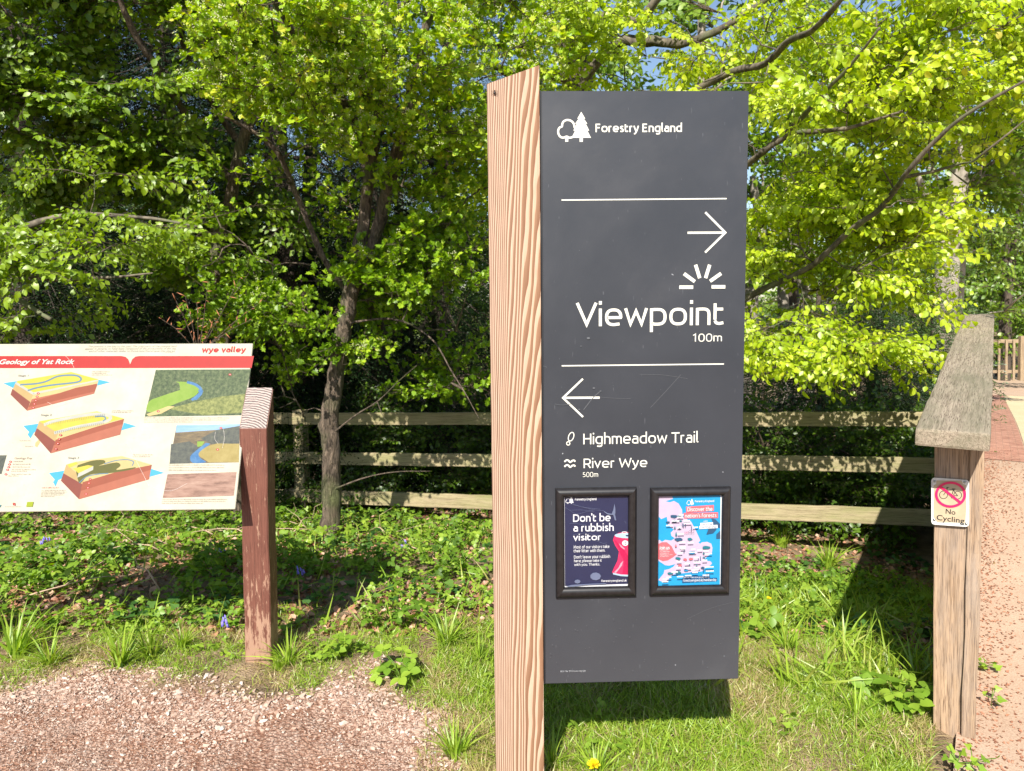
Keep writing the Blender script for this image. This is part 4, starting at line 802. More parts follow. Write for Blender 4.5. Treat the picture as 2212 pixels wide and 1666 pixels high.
# ------------------------------------------------------------------ far picket fence by the viewpoint path
M['picket_wood'] = timber('picket_wood', (.36, .27, .17), (.2, .14, .09), (.14, .1, .07), .5, 60)
pf = thing('picket_fence', (11, 17, -.5), 'brown upright-paled fence at the far end of the pink path', 'fence')
pA = at(2030, 737, 17.5); pB = at(2420, 737, 16.5); pA0 = at(2030, 812, 17.5); pB0 = at(2420, 812, 16.5)
beam('rail', pA, pB, .06, .08, M['picket_wood'], pf); beam('rail', pA0+[0, 0, .1], pB0+[0, 0, .1], .05, .07, M['picket_wood'], pf)
for i in range(25):
    t = i/24; a = pA0+(pB0-pA0)*t; b = pA+(pB-pA)*t; big = i % 8 == 3
    beam('paling' if not big else 'post', a-[0, 0.05, .1], b+[0, -.05, .03 if not big else .12], .05 if not big else .1, .03 if not big else .1, M['picket_wood'], pf, up=(0, -1, 0), bev=.003)

# ------------------------------------------------------------------ ground
Yb_x = [-9, -2, -1.74, -1.55, -1.1, -.94, -.8, -.64, -.36, -.16, -.03, 3]
Yb_y = [2.85, 2.78, 2.96, 2.93, 2.78, 2.68, 2.78, 2.86, 2.68, 2.46, 1.8, .5]
def gravel_edge(x): return np.interp(x, Yb_x, Yb_y)
def gmask(x, y): return sstep(-.16, .14, gravel_edge(x)-y+(vnoise(x, y, 5, 5)-.5)*.34+(vnoise(x, y, 16, 6)-.5)*.12)
def railside(x, y): return (np.asarray(x)-A0[0])*RS[0]+(np.asarray(y)-A0[1])*RS[1]        # distance right of the cap's left edge
xs = np.unique(np.concatenate([-np.geomspace(6, 600, 18)[::-1], np.arange(-6, 6.01, .045), np.geomspace(6.2, 600, 18)]))
ys = np.unique(np.concatenate([-np.geomspace(3, 300, 10)[::-1], np.arange(-2, 1, .5), np.arange(1, 9, .045), np.geomspace(9, 900, 34)]))
XX, YY = np.meshgrid(xs, ys); ZZ = gz(XX, YY)
rs_ = railside(XX, YY); under = sstep(CW*.55, CW*.55+.12, rs_)*(YY > .5)
ZZ = np.where(under > 0, ZZ*(1-under)+under*(np.minimum(pz(XX, YY), 0)-.06-.0*YY), ZZ)
nx, ny = len(xs), len(ys); i = np.arange(ny-1)[:, None]*nx+np.arange(nx-1)[None]; q = np.stack([i, i+1, i+nx+1, i+nx], -1).reshape(-1, 4)
gch = Chunk(np.stack([XX, YY, ZZ], -1).reshape(-1, 3), q.ravel(), [4]*len(q), 0, gmask(XX, YY).ravel(), True)
def groundmat():
    m, nt, b = mat('ground'); b.inputs['Roughness'].default_value = .95; b.inputs['Specular IOR Level'].default_value = .15
    tc = N(nt, 'TexCoord'); at_ = N(nt, 'Attribute', attribute_name='tint')
    n = N(nt, 'TexNoise', _Scale=6, _Detail=6, _Roughness=.65); L(nt, tc.outputs['Object'], n.inputs[0])
    soil = ramp(nt, n.outputs[0], [(.3, (.09, .065, .04)), (.5, (.20, .14, .085)), (.7, (.32, .235, .15))])
    v = N(nt, 'TexVoronoi', _Scale=85); L(nt, tc.outputs['Object'], v.inputs[0]); v2 = N(nt, 'TexVoronoi', _Scale=190); L(nt, tc.outputs['Object'], v2.inputs[0])
    hs = N(nt, 'SeparateColor'); L(nt, v.outputs['Color'], hs.inputs[0])
    g1 = ramp(nt, hs.outputs[0], [(0, (.32, .205, .15)), (.35, (.39, .265, .20)), (.7, (.45, .325, .255)), (1, (.51, .40, .33))])
    g2 = ramp(nt, n.outputs[0], [(.4, (1, 1, 1)), (.62, (.80, .60, .48))])
    mg = N(nt, 'Mix', data_type='RGBA', blend_type='MULTIPLY'); mg.inputs[0].default_value = .8; L(nt, g1.outputs[0], mg.inputs[6]); L(nt, g2.outputs[0], mg.inputs[7])
    dk = ramp(nt, v.outputs['Distance'], [(.25, (1, 1, 1)), (.62, (.42, .3, .26))]); m3 = N(nt, 'Mix', data_type='RGBA', blend_type='MULTIPLY'); m3.inputs[0].default_value = .75; L(nt, mg.outputs[2], m3.inputs[6]); L(nt, dk.outputs[0], m3.inputs[7])
    mx = N(nt, 'Mix', data_type='RGBA'); L(nt, at_.outputs['Fac'], mx.inputs[0]); L(nt, soil.outputs[0], mx.inputs[6]); L(nt, m3.outputs[2], mx.inputs[7]); L(nt, mx.outputs[2], b.inputs['Base Color'])
    hh = mathn(nt, 'ADD', mathn(nt, 'MULTIPLY', v.outputs['Distance'], -1), mathn(nt, 'MULTIPLY', v2.outputs['Distance'], -.5)); bump(nt, b, hh, .8, .008); return m
tag(build('ground', gch, [groundmat()]), kind='structure')
# path to the right of the handrail
def pathmat():
    m, nt, b = mat('pink_path'); b.inputs['Roughness'].default_value = .95; tc = N(nt, 'TexCoord')
    n = N(nt, 'TexNoise', _Scale=2.5, _Detail=6, _Roughness=.7); L(nt, tc.outputs['Object'], n.inputs[0]); n2 = N(nt, 'TexNoise', _Scale=160, _Detail=3); L(nt, tc.outputs['Object'], n2.inputs[0])
    r = ramp(nt, n.outputs[0], [(.3, (.38, .26, .18)), (.7, (.47, .345, .25))]); q = ramp(nt, n2.outputs[0], [(.35, (.82, .78, .74)), (.6, (1.03, 1.03, 1.03))])
    mx = N(nt, 'Mix', data_type='RGBA', blend_type='MULTIPLY'); mx.inputs[0].default_value = 1; L(nt, r.outputs[0], mx.inputs[6]); L(nt, q.outputs[0], mx.inputs[7]); L(nt, mx.outputs[2], b.inputs['Base Color']); bump(nt, b, n2.outputs[0], .5, .004); return m
def strip(name, s0, s1, a0, a1, lift, m, n=50, skew=0):
    aa = np.linspace(a0, a1, n); V = []
    base = A0*[1, 1, 0]
    for a_ in aa:
        for s_ in np.linspace(s0, s1, 6):
            p = base+RS*(s_+skew*(a_-a0))+RU*a_; V.append((p[0], p[1], float(pz(p[0], p[1]))+lift))
    l = []
    for i in range(n-1):
        for j in range(5): k = i*6+j; l += [k, k+6, k+7, k+1]
    o = build(name, Chunk(V, l, [4]*((n-1)*5), 0, None, True), [m]); return tag(o, kind='structure')
so2 = off+CW/2+pwid/2+.02
strip('path', so2, so2+9, -3, 26, 0, pathmat())
M['strip'] = timber('brick_strip', (.34, .17, .12), (.24, .11, .08), (.2, .12, .09), .3, 40)
def stripmat():
    m, nt, b = mat('red_brick_edging'); b.inputs['Roughness'].default_value = .9; tc = N(nt, 'TexCoord'); mp = N(nt, 'Mapping'); mp.inputs['Rotation'].default_value = (0, 0, rad(32.8)); L(nt, tc.outputs['Object'], mp.inputs[0])
    br = N(nt, 'TexBrick', _Scale=4.6, _Mortar_Size=.012); br.inputs['Color1'].default_value = (.36, .17, .115, 1); br.inputs['Color2'].default_value = (.44, .23, .16, 1); br.inputs['Mortar'].default_value = (.22, .13, .09, 1); L(nt, mp.outputs[0], br.inputs[0])
    n = N(nt, 'TexNoise', _Scale=12, _Detail=5); L(nt, tc.outputs['Object'], n.inputs[0]); q = ramp(nt, n.outputs[0], [(.3, (.7, .65, .6)), (.65, (1.1, 1.1, 1.1))]); mx = N(nt, 'Mix', data_type='RGBA', blend_type='MULTIPLY'); mx.inputs[0].default_value = 1
    L(nt, br.outputs[0], mx.inputs[6]); L(nt, q.outputs[0], mx.inputs[7]); L(nt, mx.outputs[2], b.inputs['Base Color']); return m
strip('brick_edging', so2+.01, so2+.34, 4.7, 16, .005, stripmat(), skew=0)
def sandmat():
    m, nt, b = mat('buff_surface'); b.inputs['Roughness'].default_value = .95; tc = N(nt, 'TexCoord'); n = N(nt, 'TexNoise', _Scale=5, _Detail=8, _Roughness=.7); L(nt, tc.outputs['Object'], n.inputs[0])
    r = ramp(nt, n.outputs[0], [(.3, (.50, .37, .22)), (.7, (.62, .48, .30))]); L(nt, r.outputs[0], b.inputs['Base Color']); return m
strip('buff_paving', so2+.35, so2+8, 4.7, 16, .005, sandmat())

# ------------------------------------------------------------------ stones
M['stone'] = None
def stonemat():
    m, nt, b = mat('crushed_stone'); b.inputs['Roughness'].default_value = .85; a = N(nt, 'Attribute', attribute_name='tint')
    r = ramp(nt, a.outputs['Fac'], [(0, (.27, .155, .11)), (.35, (.36, .235, .175)), (.7, (.46, .34, .27)), (.92, (.51, .44, .38)), (1, (.33, .33, .35))]); L(nt, r.outputs[0], b.inputs['Base Color'])
    tc = N(nt, 'TexCoord'); n = N(nt, 'TexNoise', _Scale=180, _Detail=3); L(nt, tc.outputs['Object'], n.inputs[0]); bump(nt, b, n.outputs[0], .4, .003); return m
M['stone'] = stonemat()
def stone_t():
    bm = bmesh.new()
    for p in rimp(11)*np.array([1, .75, .42])*R.uniform(.7, 1.05, (11, 1)): bm.verts.new(p)
    r_ = bmesh.ops.convex_hull(bm, input=list(bm.verts)); bmesh.ops.delete(bm, geom=[v for v in bm.verts if not v.link_faces], context='VERTS'); bm.verts.index_update()
    V = [v.co[:] for v in bm.verts]; l = [v.index for f in bm.faces for v in f.verts]; t = [len(f.verts) for f in bm.faces]; bm.free(); return Chunk(V, l, t)
ST = [stone_t() for _ in range(6)]
def upframes(n, tilt=.3):
    a = R.uniform(0, 2*np.pi, n); F = np.stack([np.cos(a), np.sin(a), R.normal(size=n)*tilt*.5], -1); return frames(F, np.array([0, 0, 1])+R.normal(size=(n, 3))*tilt)
def scatter(Ts, x, y, size, tilt=.3, lift=0, tint=None, zf_=gz):
    n = len(x); k = R.integers(0, len(Ts), n); Rm = upframes(n, tilt); P = np.stack([x, y, zf_(x, y)+lift], -1); size = np.zeros(n)+size; tint = np.zeros(n) if tint is None else tint
    return [inst(Ts[j], P[k == j], Rm[k == j], size[k == j], tint[k == j]) for j in range(len(Ts))]
n = 80000; x = R.uniform(-2.6, .1, n); y = R.uniform(1.7, 3.1, n); g = gmask(x, y); cl = vnoise(x, y, 2.5, 8)
keep = (R.random(n) < g*(.12+.88*sstep(.25, .75, cl))); x, y, cl = x[keep], y[keep], cl[keep]
sz = R.lognormal(math.log(.0027), .55, len(x)); edge = sstep(.55, .05, gravel_edge(x)-y); sz = np.clip(sz*(1+edge*.9*(cl > .45)), .0014, .022)
ch = scatter(ST, x, y, sz, .35, .001, R.beta(2, 2, len(x))-.5)
n = 1500; x2 = R.uniform(-2.3, -.1, n); y2 = gravel_edge(x2)-np.abs(R.normal(size=n))*.22+.04; k = R.random(n) < .25+.75*sstep(.4, .65, vnoise(x2, y2, 2.2, 41)); x2, y2 = x2[k], y2[k]; n = len(x2); ch += scatter(ST, x2, y2, np.clip(R.lognormal(math.log(.0085), .45, n), .005, .024), .35, .003, R.uniform(-.3, .45, n))
n = 90; x3 = R.uniform(.1, 1.3, n); y3 = R.uniform(2.0, 2.9, n); ch += scatter(ST, x3, y3, R.uniform(.005, .013, n), .3, .004, R.uniform(.1, .5, n))
tag(build('gravel', [c for c in ch if c is not None], [M['stone']]), kind='stuff', label='pinkish crushed stone lying over the bare ground in front', cat='gravel')
for (u, v), s_ in zip(((1511, 1492), (1530, 1487), (1468, 1530), (1253, 1497), (1272, 1514)), (.026, .024, .015, .016, .018)):
    d = ray(u, v); p = CP+d*((0-CAMH)/d[2]); c_ = inst(ST[R.integers(6)], np.array([[0, 0, 0.]]), upframes(1, .3), [s_], np.array([.42]))
    o = build('stone', c_, [M['stone']]); o.location = (p[0], p[1], s_*.25)
    tag(o, 'pale loose stone lying in the grass in the shadow of the totem panel', 'stone', 'loose stones under the sign panel')
# ------------------------------------------------------------------ grass
M['grass'] = leafmat('grass_blades', [(0, (.42, .31, .16)), (.22, (.48, .41, .18)), (.36, (.36, .42, .05)), (.6, (.20, .34, .025)), (1, (.38, .52, .05))], .4, .05)
def blade(Ln, wd, bend, tw=0):
    k = 5; V = []
    for i in range(k+1):
        t = i/k; w2 = wd*(1-t**1.6)*.5+.0001; V += [(bend*Ln*t*t-.0, -w2, Ln*(t-.35*abs(bend)*t*t)), (bend*Ln*t*t, w2, Ln*(t-.35*abs(bend)*t*t))]
    l = []
    for i in range(k): l += [2*i, 2*i+1, 2*i+3, 2*i+2]
    return Chunk(V, l, [4]*k, 0, None, True)
BL = [blade(1, .055, b_) for b_ in (.15, .45, .8, 1.1)]; BS = [blade(1, .07, .3), blade(1, .07, .8), blade(1, .06, 1.2)]
ch = []
def zones(n, x0, x1, y0_, y1): return R.uniform(x0, x1, n), R.uniform(y0_, y1, n)
x, y = zones(150000, -.32, 1.75, 1.9, 3.4)
dens = sstep(.3, .6, vnoise(x, y, 5, 11))*.6+.4; dens *= 1-gmask(x, y)*.9; keep = (R.random(len(x)) < dens) & (railside(x, y) < CW*.5); x, y = x[keep], y[keep]
dry = vnoise(x, y, 3.3, 12); tn = np.where(R.random(len(x)) < sstep(.38, .7, dry)*.6+.12, R.uniform(-.5, -.2, len(x)), R.uniform(-.15, .5, len(x)))
ch += scatter(BS, x, y, R.uniform(.02, .055, len(x))*(.7+.9*vnoise(x, y, 3.8, 17)), .5, -.002, tn)
# verge between gravel and bank
x, y = zones(80000, -2.9, .05, 2.3, 3.7); e = y-gravel_edge(x); w_ = sstep(-.12, .1, e)*sstep(.95, .3, e)*(sstep(.35, .6, vnoise(x, y, 6, 13))*.8+.2); keep = R.random(len(x)) < w_; x, y = x[keep], y[keep]
tn = np.where(R.random(len(x)) < sstep(.4, .65, vnoise(x, y, 4, 14))*.8, R.uniform(-.5, -.22, len(x)), R.uniform(-.1, .5, len(x))); ch += scatter(BS, x, y, R.uniform(.015, .055, len(x)), .6, -.002, tn)
# rank grass on the bank at the right and scattered through the bank
x, y = zones(15000, .1, 3.1, 2.75, 5.4); keep = (R.random(len(x)) < sstep(.4, .7, vnoise(x, y, 2.6, 15))*.8+.1) & (railside(x, y) < CW*.5); x, y = x[keep], y[keep]; ch += scatter(BL, x, y, R.uniform(.06, .24, len(x)), .5, -.01, R.uniform(-.18, .5, len(x)))
x, y = zones(1500, -3.2, .2, 3.2, 6.8); ch += scatter(BL, x, y, R.uniform(.06, .2, len(x)), .55, -.01, R.uniform(-.25, .5, len(x)))
gr = build('grass', [c for c in ch if c is not None], [M['grass']]); tag(gr, 'short sunlit grass mixed with dry straw under and behind the signs', 'grass', kind='stuff')
# separate tussocks one can pick out
TU = []
for _ in range(6):
    m_ = R.integers(45, 100); a = R.uniform(0, 6.28)+R.normal(size=m_)*R.uniform(.9, 2.5); r_ = R.uniform(0, .16, m_); P = np.stack([np.cos(a)*r_, np.sin(a)*r_, np.zeros(m_)], -1); k = R.integers(0, 4, m_)
    F = np.stack([np.cos(a), np.sin(a), np.zeros(m_)], -1)+R.normal(size=(m_, 3))*.2; Rm = frames(F, np.array([0, 0, 1])+np.stack([np.cos(a), np.sin(a), 0*a], -1)*.35+R.normal(size=(m_, 3))*.2)
    TU.append(cat([inst(BL[j], P[k == j], Rm[k == j], R.uniform(.35, 1, (k == j).sum()), R.uniform(-.15, .45, (k == j).sum())) for j in range(4)]))
def ground_at(u, v):
    d = ray(u, v); t = 2.0
    for _ in range(300):
        p = CP+d*t
        if p[2] <= float(gz(p[0], p[1])): break
        t += .02
    return CP+d*t
tuss = [(30, 1425, .30, 'tallest bright grass tussock, at the left under the information panel'), (110, 1440, .2, 'low grass tussock just right of the tallest one, under the panel'), (262, 1440, .22, 'arching grass tussock below the panel where the stones begin'), (330, 1420, .2, 'upright grass tussock midway between the panel edge and brown post'), (395, 1400, .16, 'small grass tussock left of the foot of the brown post'), (625, 1440, .21, 'grass tussock growing against the right side of the brown post'), (600, 1450, .12, 'short tuft at the very foot of the brown post'), (965, 1400, .2, 'bright tussock in the clearing left of the striped timber post'), (1035, 1430, .16, 'grass tuft close to the left side of the striped post'), (745, 1420, .14, 'thin tuft at the edge of the pink stones, mid verge'), (985, 1640, .17, 'dense green tuft at the foot of the striped post'), (1195, 1660, .16, 'green tuft right of the striped post at the bottom edge'), (1290, 1680, .13, 'broad bladed tuft beside the dandelion below the panel'), (1700, 1410, .17, 'grass tussock lit up left of the handrail shadow'), (1850, 1560, .2, 'arching tussock near the handrail foot'), (1690, 1180, .36, 'tall thin grass tussock below the lowest fence rail'), (1790, 1230, .3, 'tall grass clump in front of the fence beside the shadow')]
for i, (u, v, s_, lb) in enumerate(tuss):
    p = ground_at(u, min(v, 1664)) if v <= 1664 else ground_at(u, v); o = build('grass_tussock', inst(TU[i % 6], np.zeros((1, 3)), upframes(1, .05), [s_*R.uniform(.9, 1.1)], np.array([R.uniform(-.05, .12)])), [M['grass']]); o.location = (p[0], p[1], p[2]-.005); tag(o, lb, 'grass', 'grass tussocks along the verge')

# ------------------------------------------------------------------ leaves
def leaf(k=5, wmax=.33, fold=.18, droop=.15, peak=.42, mi=0):
    """oval leaf along +x, length 1, folded on its midrib; normal +z"""
    xs_ = np.linspace(0, 1, k+1); V = []; up = []; dn = []; mid = []
    for x_ in xs_:
        z_ = -droop*x_*x_; mid.append(len(V)); V.append((x_, 0, z_))
    for x_ in xs_[1:-1]:
        t = x_/peak if x_ < peak else (1-x_)/(1-peak); w_ = wmax*math.sin(min(1, t)*math.pi/2)**.8; z_ = -droop*x_*x_+fold*w_
        up.append(len(V)); V.append((x_-.02, w_, z_)); dn.append(len(V)); V.append((x_-.02, -w_, z_))
    l = []; t_ = []
    for sgn, e in ((1, up), (-1, dn)):
        for i in range(k):
            a, b = mid[i], mid[i+1]; f = [a, b]
            if i < k-1: f.append(e[i])
            if i > 0: f.append(e[i-1])
            if sgn < 0: f = f[::-1]
            l += f; t_.append(len(f))
    return Chunk(V, l, t_, mi, None, True)
LF_B = [leaf(5, .36, .25, d_, .45) for d_ in (.05, .3, .5)]            # beech
LF_S = [leaf(3, .33, .2, .2, .45)]                                      # cheap oval for farther trees
def lobed(mi=0):
    pts = [(0, 0), (.25, .10), (.22, .30), (.42, .22), (.45, .46), (.62, .27), (.78, .36), (.84, .14), (1, .04)]
    P = pts+[(x_, -y_) for x_, y_ in pts[::-1][:-1]]; V = [(x_, y_, .22*abs(y_)-.12*x_*x_) for x_, y_ in P]
    n_ = len(pts); l = []; t_ = []
    up = list(range(n_)); dn = [0]+list(range(len(P)-1, n_-1, -1))
    dn = dn[:n_-1]+[n_-1]
    l = up[::-1]; t_ = [len(up)]; l2 = [0]+[len(P)-1-i for i in range(0, len(P)-n_)]+[n_-1]
    l += l2; t_.append(len(l2)); return Chunk(V, l, t_, mi, None, False)
LF_H = [lobed()]
def tri(leaf_t):    # bramble / strawberry: three leaflets
    P = np.zeros((3, 3)); F = np.array([[1, 0, 0], [.1, 1, 0], [.1, -1, 0.]]); return inst(leaf_t, P+F*.06, frames(F, np.tile([0, 0, 1.], (3, 1))), [1, .9, .9])
TRI = [tri(leaf(4, .38, .22, d_, .5)) for d_ in (.1, .3)]
def ivy():
    P = [(0, 0), (-.18, .3), (.2, .55), (.42, .3), (1, 0), (.42, -.3), (.2, -.55), (-.18, -.3)]
    return Chunk([(x_, y_, .1*abs(y_)) for x_, y_ in P], [0, 7, 6, 5, 4, 0, 4, 3, 2, 1], [5, 5], 0, None, False)
IVY = [ivy()]
def curl(): c = leaf(4, .36, .9*R.uniform(-.5, 1), R.uniform(-.6, .8), .5); c.V += R.normal(size=c.V.shape)*.05; return c
LIT = [curl() for _ in range(5)]
M['litter'] = leafmat('dead_leaves', [(0, (.16, .065, .04)), (.4, (.34, .155, .09)), (.75, (.47, .25, .155)), (1, (.55, .36, .25))], .1, .05, .5)
M['bramble'] = leafmat('ground_leaves', [(0, (.06, .12, .015)), (.5, (.15, .28, .025)), (1, (.32, .45, .05))], .4, .03)
M['ivy'] = leafmat('ivy_leaves', [(0, (.02, .06, .012)), (.6, (.06, .14, .025)), (1, (.16, .27, .05))], .15, .04, .4)
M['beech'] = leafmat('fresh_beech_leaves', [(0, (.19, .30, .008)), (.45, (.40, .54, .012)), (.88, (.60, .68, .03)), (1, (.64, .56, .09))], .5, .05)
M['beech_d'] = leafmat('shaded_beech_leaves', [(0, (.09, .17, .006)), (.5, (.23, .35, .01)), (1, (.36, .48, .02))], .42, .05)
M['haw'] = leafmat('hawthorn_leaves', [(0, (.06, .12, .005)), (.5, (.19, .34, .010)), (.9, (.44, .58, .03)), (1, (.54, .54, .06))], .42, .03)
M['maple'] = leafmat('maple_leaves', [(0, (.05, .11, .004)), (.5, (.17, .29, .008)), (1, (.38, .50, .02))], .42, .05)
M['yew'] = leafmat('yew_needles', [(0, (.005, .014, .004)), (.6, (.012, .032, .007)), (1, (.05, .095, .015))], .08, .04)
M['far'] = leafmat('far_leaves', [(0, (.05, .12, .01)), (.5, (.16, .28, .02)), (1, (.36, .46, .04))], .42, .05)
M['bud'] = plain('cream_buds', (.50, .52, .27), .6); M['redbud'] = plain('russet_bud_scales', (.40, .15, .07), .7)
M['bark_h'] = barkmat('hawthorn_bark', (.045, .032, .022), (.27, .20, .145), (.12, .13, .05), 46, .2, 1, .08)
M['bark_b'] = barkmat('beech_bark', (.05, .04, .03), (.17, .14, .10), (.11, .13, .06), 14, .5, .5, .01)
M['bark_d'] = barkmat('dark_bark', (.03, .022, .018), (.10, .075, .055), None, 22, .25, .8, .02)
M['bark_p'] = barkmat('pale_bark', (.14, .12, .09), (.32, .28, .23), None, 9, .6, .2, .01)
M['twig'] = plain('twig_bark', (.085, .06, .04), .8, noise=.3); M['reed'] = plain('dry_twig', (.42, .30, .20), .8, noise=.3)
# ------------------------------------------------------------------ bank cover
def bankpts(n, x0=-4.6, x1=3.4, ya=3.25, yb=7.8):
    x = R.uniform(x0, x1, n); y = ya+(yb-ya)*R.random(n)**1.25; keep = (y > y0f(x)-.1) & (railside(x, y) < CW*.5); return x[keep], y[keep]
x, y = bankpts(30000); k = R.random(len(x)) < sstep(.3, .55, vnoise(x, y, 2.2, 21)+.12)*.9+.1; x, y = x[k], y[k]
li = build('leaf_litter', scatter(LIT, x, y, R.uniform(.02, .052, len(x)), .5, .004, R.uniform(-.5, .5, len(x))), [M['litter']]); tag(li, 'drifts of dry brown fallen leaves covering the bank', 'leaf litter', kind='stuff')
x, y = bankpts(34000); dn = vnoise(x, y, 1.9, 22); k = R.random(len(x)) < sstep(.5, .68, dn)*.85+.05; x, y, dn = x[k], y[k], dn[k]
h_ = R.random(len(x))**1.4*(.04+.17*sstep(.45, .8, dn))
gc = scatter(TRI, x, y, R.uniform(.018, .042, len(x)), .55, h_, R.uniform(-.45, .45, len(x)))
x, y = bankpts(7000, -4.6, 3.4, 3.2, 4.2); k = R.random(len(x)) < sstep(.45, .6, vnoise(x, y, 3.1, 25)); x, y = x[k], y[k]; gc += scatter(TRI, x, y, R.uniform(.016, .03, len(x)), .5, R.random(len(x))*.09, R.uniform(-.1, .5, len(x)))
x, y = zones(900, -2.6, .1, 2.75, 3.35); k = y > gravel_edge(x)+.18; x, y = x[k], y[k]; k = R.random(len(x)) < sstep(.5, .62, vnoise(x, y, 4, 26)); x, y = x[k], y[k]; gc += scatter(TRI, x, y, R.uniform(.015, .028, len(x)), .4, R.random(len(x))*.05, R.uniform(0, .5, len(x)))
x, y = zones(700, .2, 1.8, 2.3, 3.2); k = (R.random(len(x)) < sstep(.55, .68, vnoise(x, y, 4, 27))) & (railside(x, y) < CW*.5); x, y = x[k], y[k]; gc += scatter(TRI+IVY, x, y, R.uniform(.018, .035, len(x)), .4, R.random(len(x))*.04, R.uniform(-.1, .5, len(x)))
# taller bramble stems under and behind the fence
x, y = bankpts(9000, -4.6, 3.4, 5.3, 8.6); fy_ = FA[1]+(FB[1]-FA[1])*(x-FA[0])/(FB[0]-FA[0]); k = y > fy_+.25; x, y = x[k], y[k]; gc += scatter(TRI+IVY, x, y, R.uniform(.025, .055, len(x)), .7, R.random(len(x))**1.6*.5, R.uniform(-.5, .0, len(x)))
x, y = bankpts(6000, -4.6, 3.4, 4.2, 7.0); k = R.random(len(x)) < sstep(.45, .6, vnoise(x, y, 2.1, 35)); x, y = x[k], y[k]; gc += scatter(TRI, x, y, R.uniform(.02, .045, len(x)), .5, R.random(len(x))*.16, R.uniform(-.1, .5, len(x)))
o = build('ground_cover', [c for c in gc if c is not None], [M['bramble']]); tag(o, 'bright bramble, strawberry and herb leaves spreading over the shaded bank', 'ground cover', kind='stuff')
x, y = bankpts(9000, -4.6, 3.4, 3.3, 8); k = R.random(len(x)) < sstep(.45, .7, vnoise(x, y, 2.4, 28)); x, y = x[k], y[k]
o = build('ivy', scatter(IVY, x, y, R.uniform(.03, .06, len(x)), .45, .02+R.random(len(x))*.06, R.uniform(-.5, .5, len(x))), [M['ivy']]); tag(o, 'dark glossy ivy creeping low over the bank', 'ivy', kind='stuff')
# dead stems and fallen twigs on the bank
for i in range(14):
    x_, y_ = R.uniform(-2.6, .1), R.uniform(3.5, 6.2); a = R.uniform(0, 3.14); Lg = R.uniform(.3, .9); t = np.linspace(0, 1, 7)
    P = np.stack([x_+np.cos(a)*Lg*t+R.normal(size=7)*.012, y_+np.sin(a)*Lg*t*.5, 0*t], -1); P[:, 2] = gz(P[:, 0], P[:, 1])+.03+.12*np.sin(t*3.1)*R.random()+.04*R.random()
    tw = [tube(P, np.linspace(.005, .0015, 7), 5)]; j = R.integers(2, 5); tw.append(tube([P[j], P[j]+[R.normal()*.08, .03, .09], P[j]+[R.normal()*.12, .05, .15]], [.003, .002, .001], 4))
    o = build('fallen_twig', tw, [M['reed']], origin=P[0]); tag(o, 'dry bare twig lying among the brown leaves of the bank', 'twig', 'dead twigs on the bank')
# bud scales and chippings along the handrail foot
x = R.uniform(0, 6, 4500); s2 = R.exponential(.12, 4500)*(.6+.8*vnoise(x, x*0, 2.2, 44)); P = A0[None]*[1, 1, 0]+RS[None]*(so2+.01+s2)[:, None]+RU[None]*(x-.6)[:, None]
dbz = lambda a, b: pz(a, b)
ch = scatter(LIT, P[:, 0], P[:, 1], R.uniform(.006, .016, 4500), .2, .004, R.uniform(-.4, .2, 4500), dbz)
tag(build('bud_scales', ch, [M['litter']]), 'reddish brown shed bud scales strewn along the path beside the handrail', 'plant debris', kind='stuff')
for (u, v, s_, n_) in ((2130, 1092, .05, 4), (2142, 1245, .045, 12), (2128, 1450, .035, 9), (2142, 1520, .03, 5), (2100, 1655, .035, 8), (2068, 1660, .03, 8)):
    d = ray(u, v); z_ = 0.02; p = CP+d*((z_-CAMH)/d[2]); Q = R.normal(size=(n_, 3))*[.03, .03, .02]; Q[:, 2] = np.abs(Q[:, 2])+.02
    o = build('ivy_sprig', [inst(IVY[0], Q, upframes(n_, .6), R.uniform(.6, 1.1, n_)*s_, R.uniform(.1, .5, n_)), *[tube([(0, 0, -.03), (0, 0, .02), q_], .0015, 4) for q_ in Q]], [M['bramble']]); o.location = p
    tag(o, 'small green sprig growing out between the handrail boards and the pink path', 'plant', 'green sprigs along the handrail foot')
# herbs, flowers
def rosette(name, u, v, n_, s_, lb, m='bramble', cat_='plant', T=TRI):
    p = ground_at(u, v); a = R.uniform(0, 6.28, n_); r_ = R.uniform(.01, .09, n_)*s_/.04; Q = np.stack([np.cos(a)*r_, np.sin(a)*r_, R.uniform(.02, .10, n_)*s_/.04], -1)
    st = [tube([(0, 0, 0), q*[.4, .4, .7], q], .0012*s_/.04, 4) for q in Q]
    o = build(name, [inst(T[0], Q, frames(np.stack([np.cos(a), np.sin(a), 0*a], -1)+R.normal(size=(n_, 3))*.2, np.array([0, -.2, 1])+R.normal(size=(n_, 3))*.3), R.uniform(.7, 1.2, n_)*s_, R.uniform(0, .5, n_))]+st, [M[m]]); o.location = p
    return tag(o, lb, cat_)
rosette('herb_plant', 865, 1470, 16, .045, 'leafy herb growing at the edge of the stones left of the striped post')
rosette('herb_plant', 720, 1425, 14, .035, 'low clump of rounded leaves on the verge, right of the brown post')
rosette('herb_plant', 175, 1275, 7, .1, 'large pointed leaves rising from the bank beneath the information panel', T=[leaf(5, .3, .25, .3, .4)])
rosette('herb_plant', 1645, 1385, 12, .05, 'clump of fresh bramble leaves in the sunlit grass right of the panel')
rosette('herb_plant', 1930, 1545, 16, .055, 'leafy trailing clump at the foot of the handrail post')
M['blue_petal'] = plain('bluebell_petals', (.20, .16, .62), .6); M['yellow_petal'] = plain('dandelion_petals', (.85, .68, .01), .6)
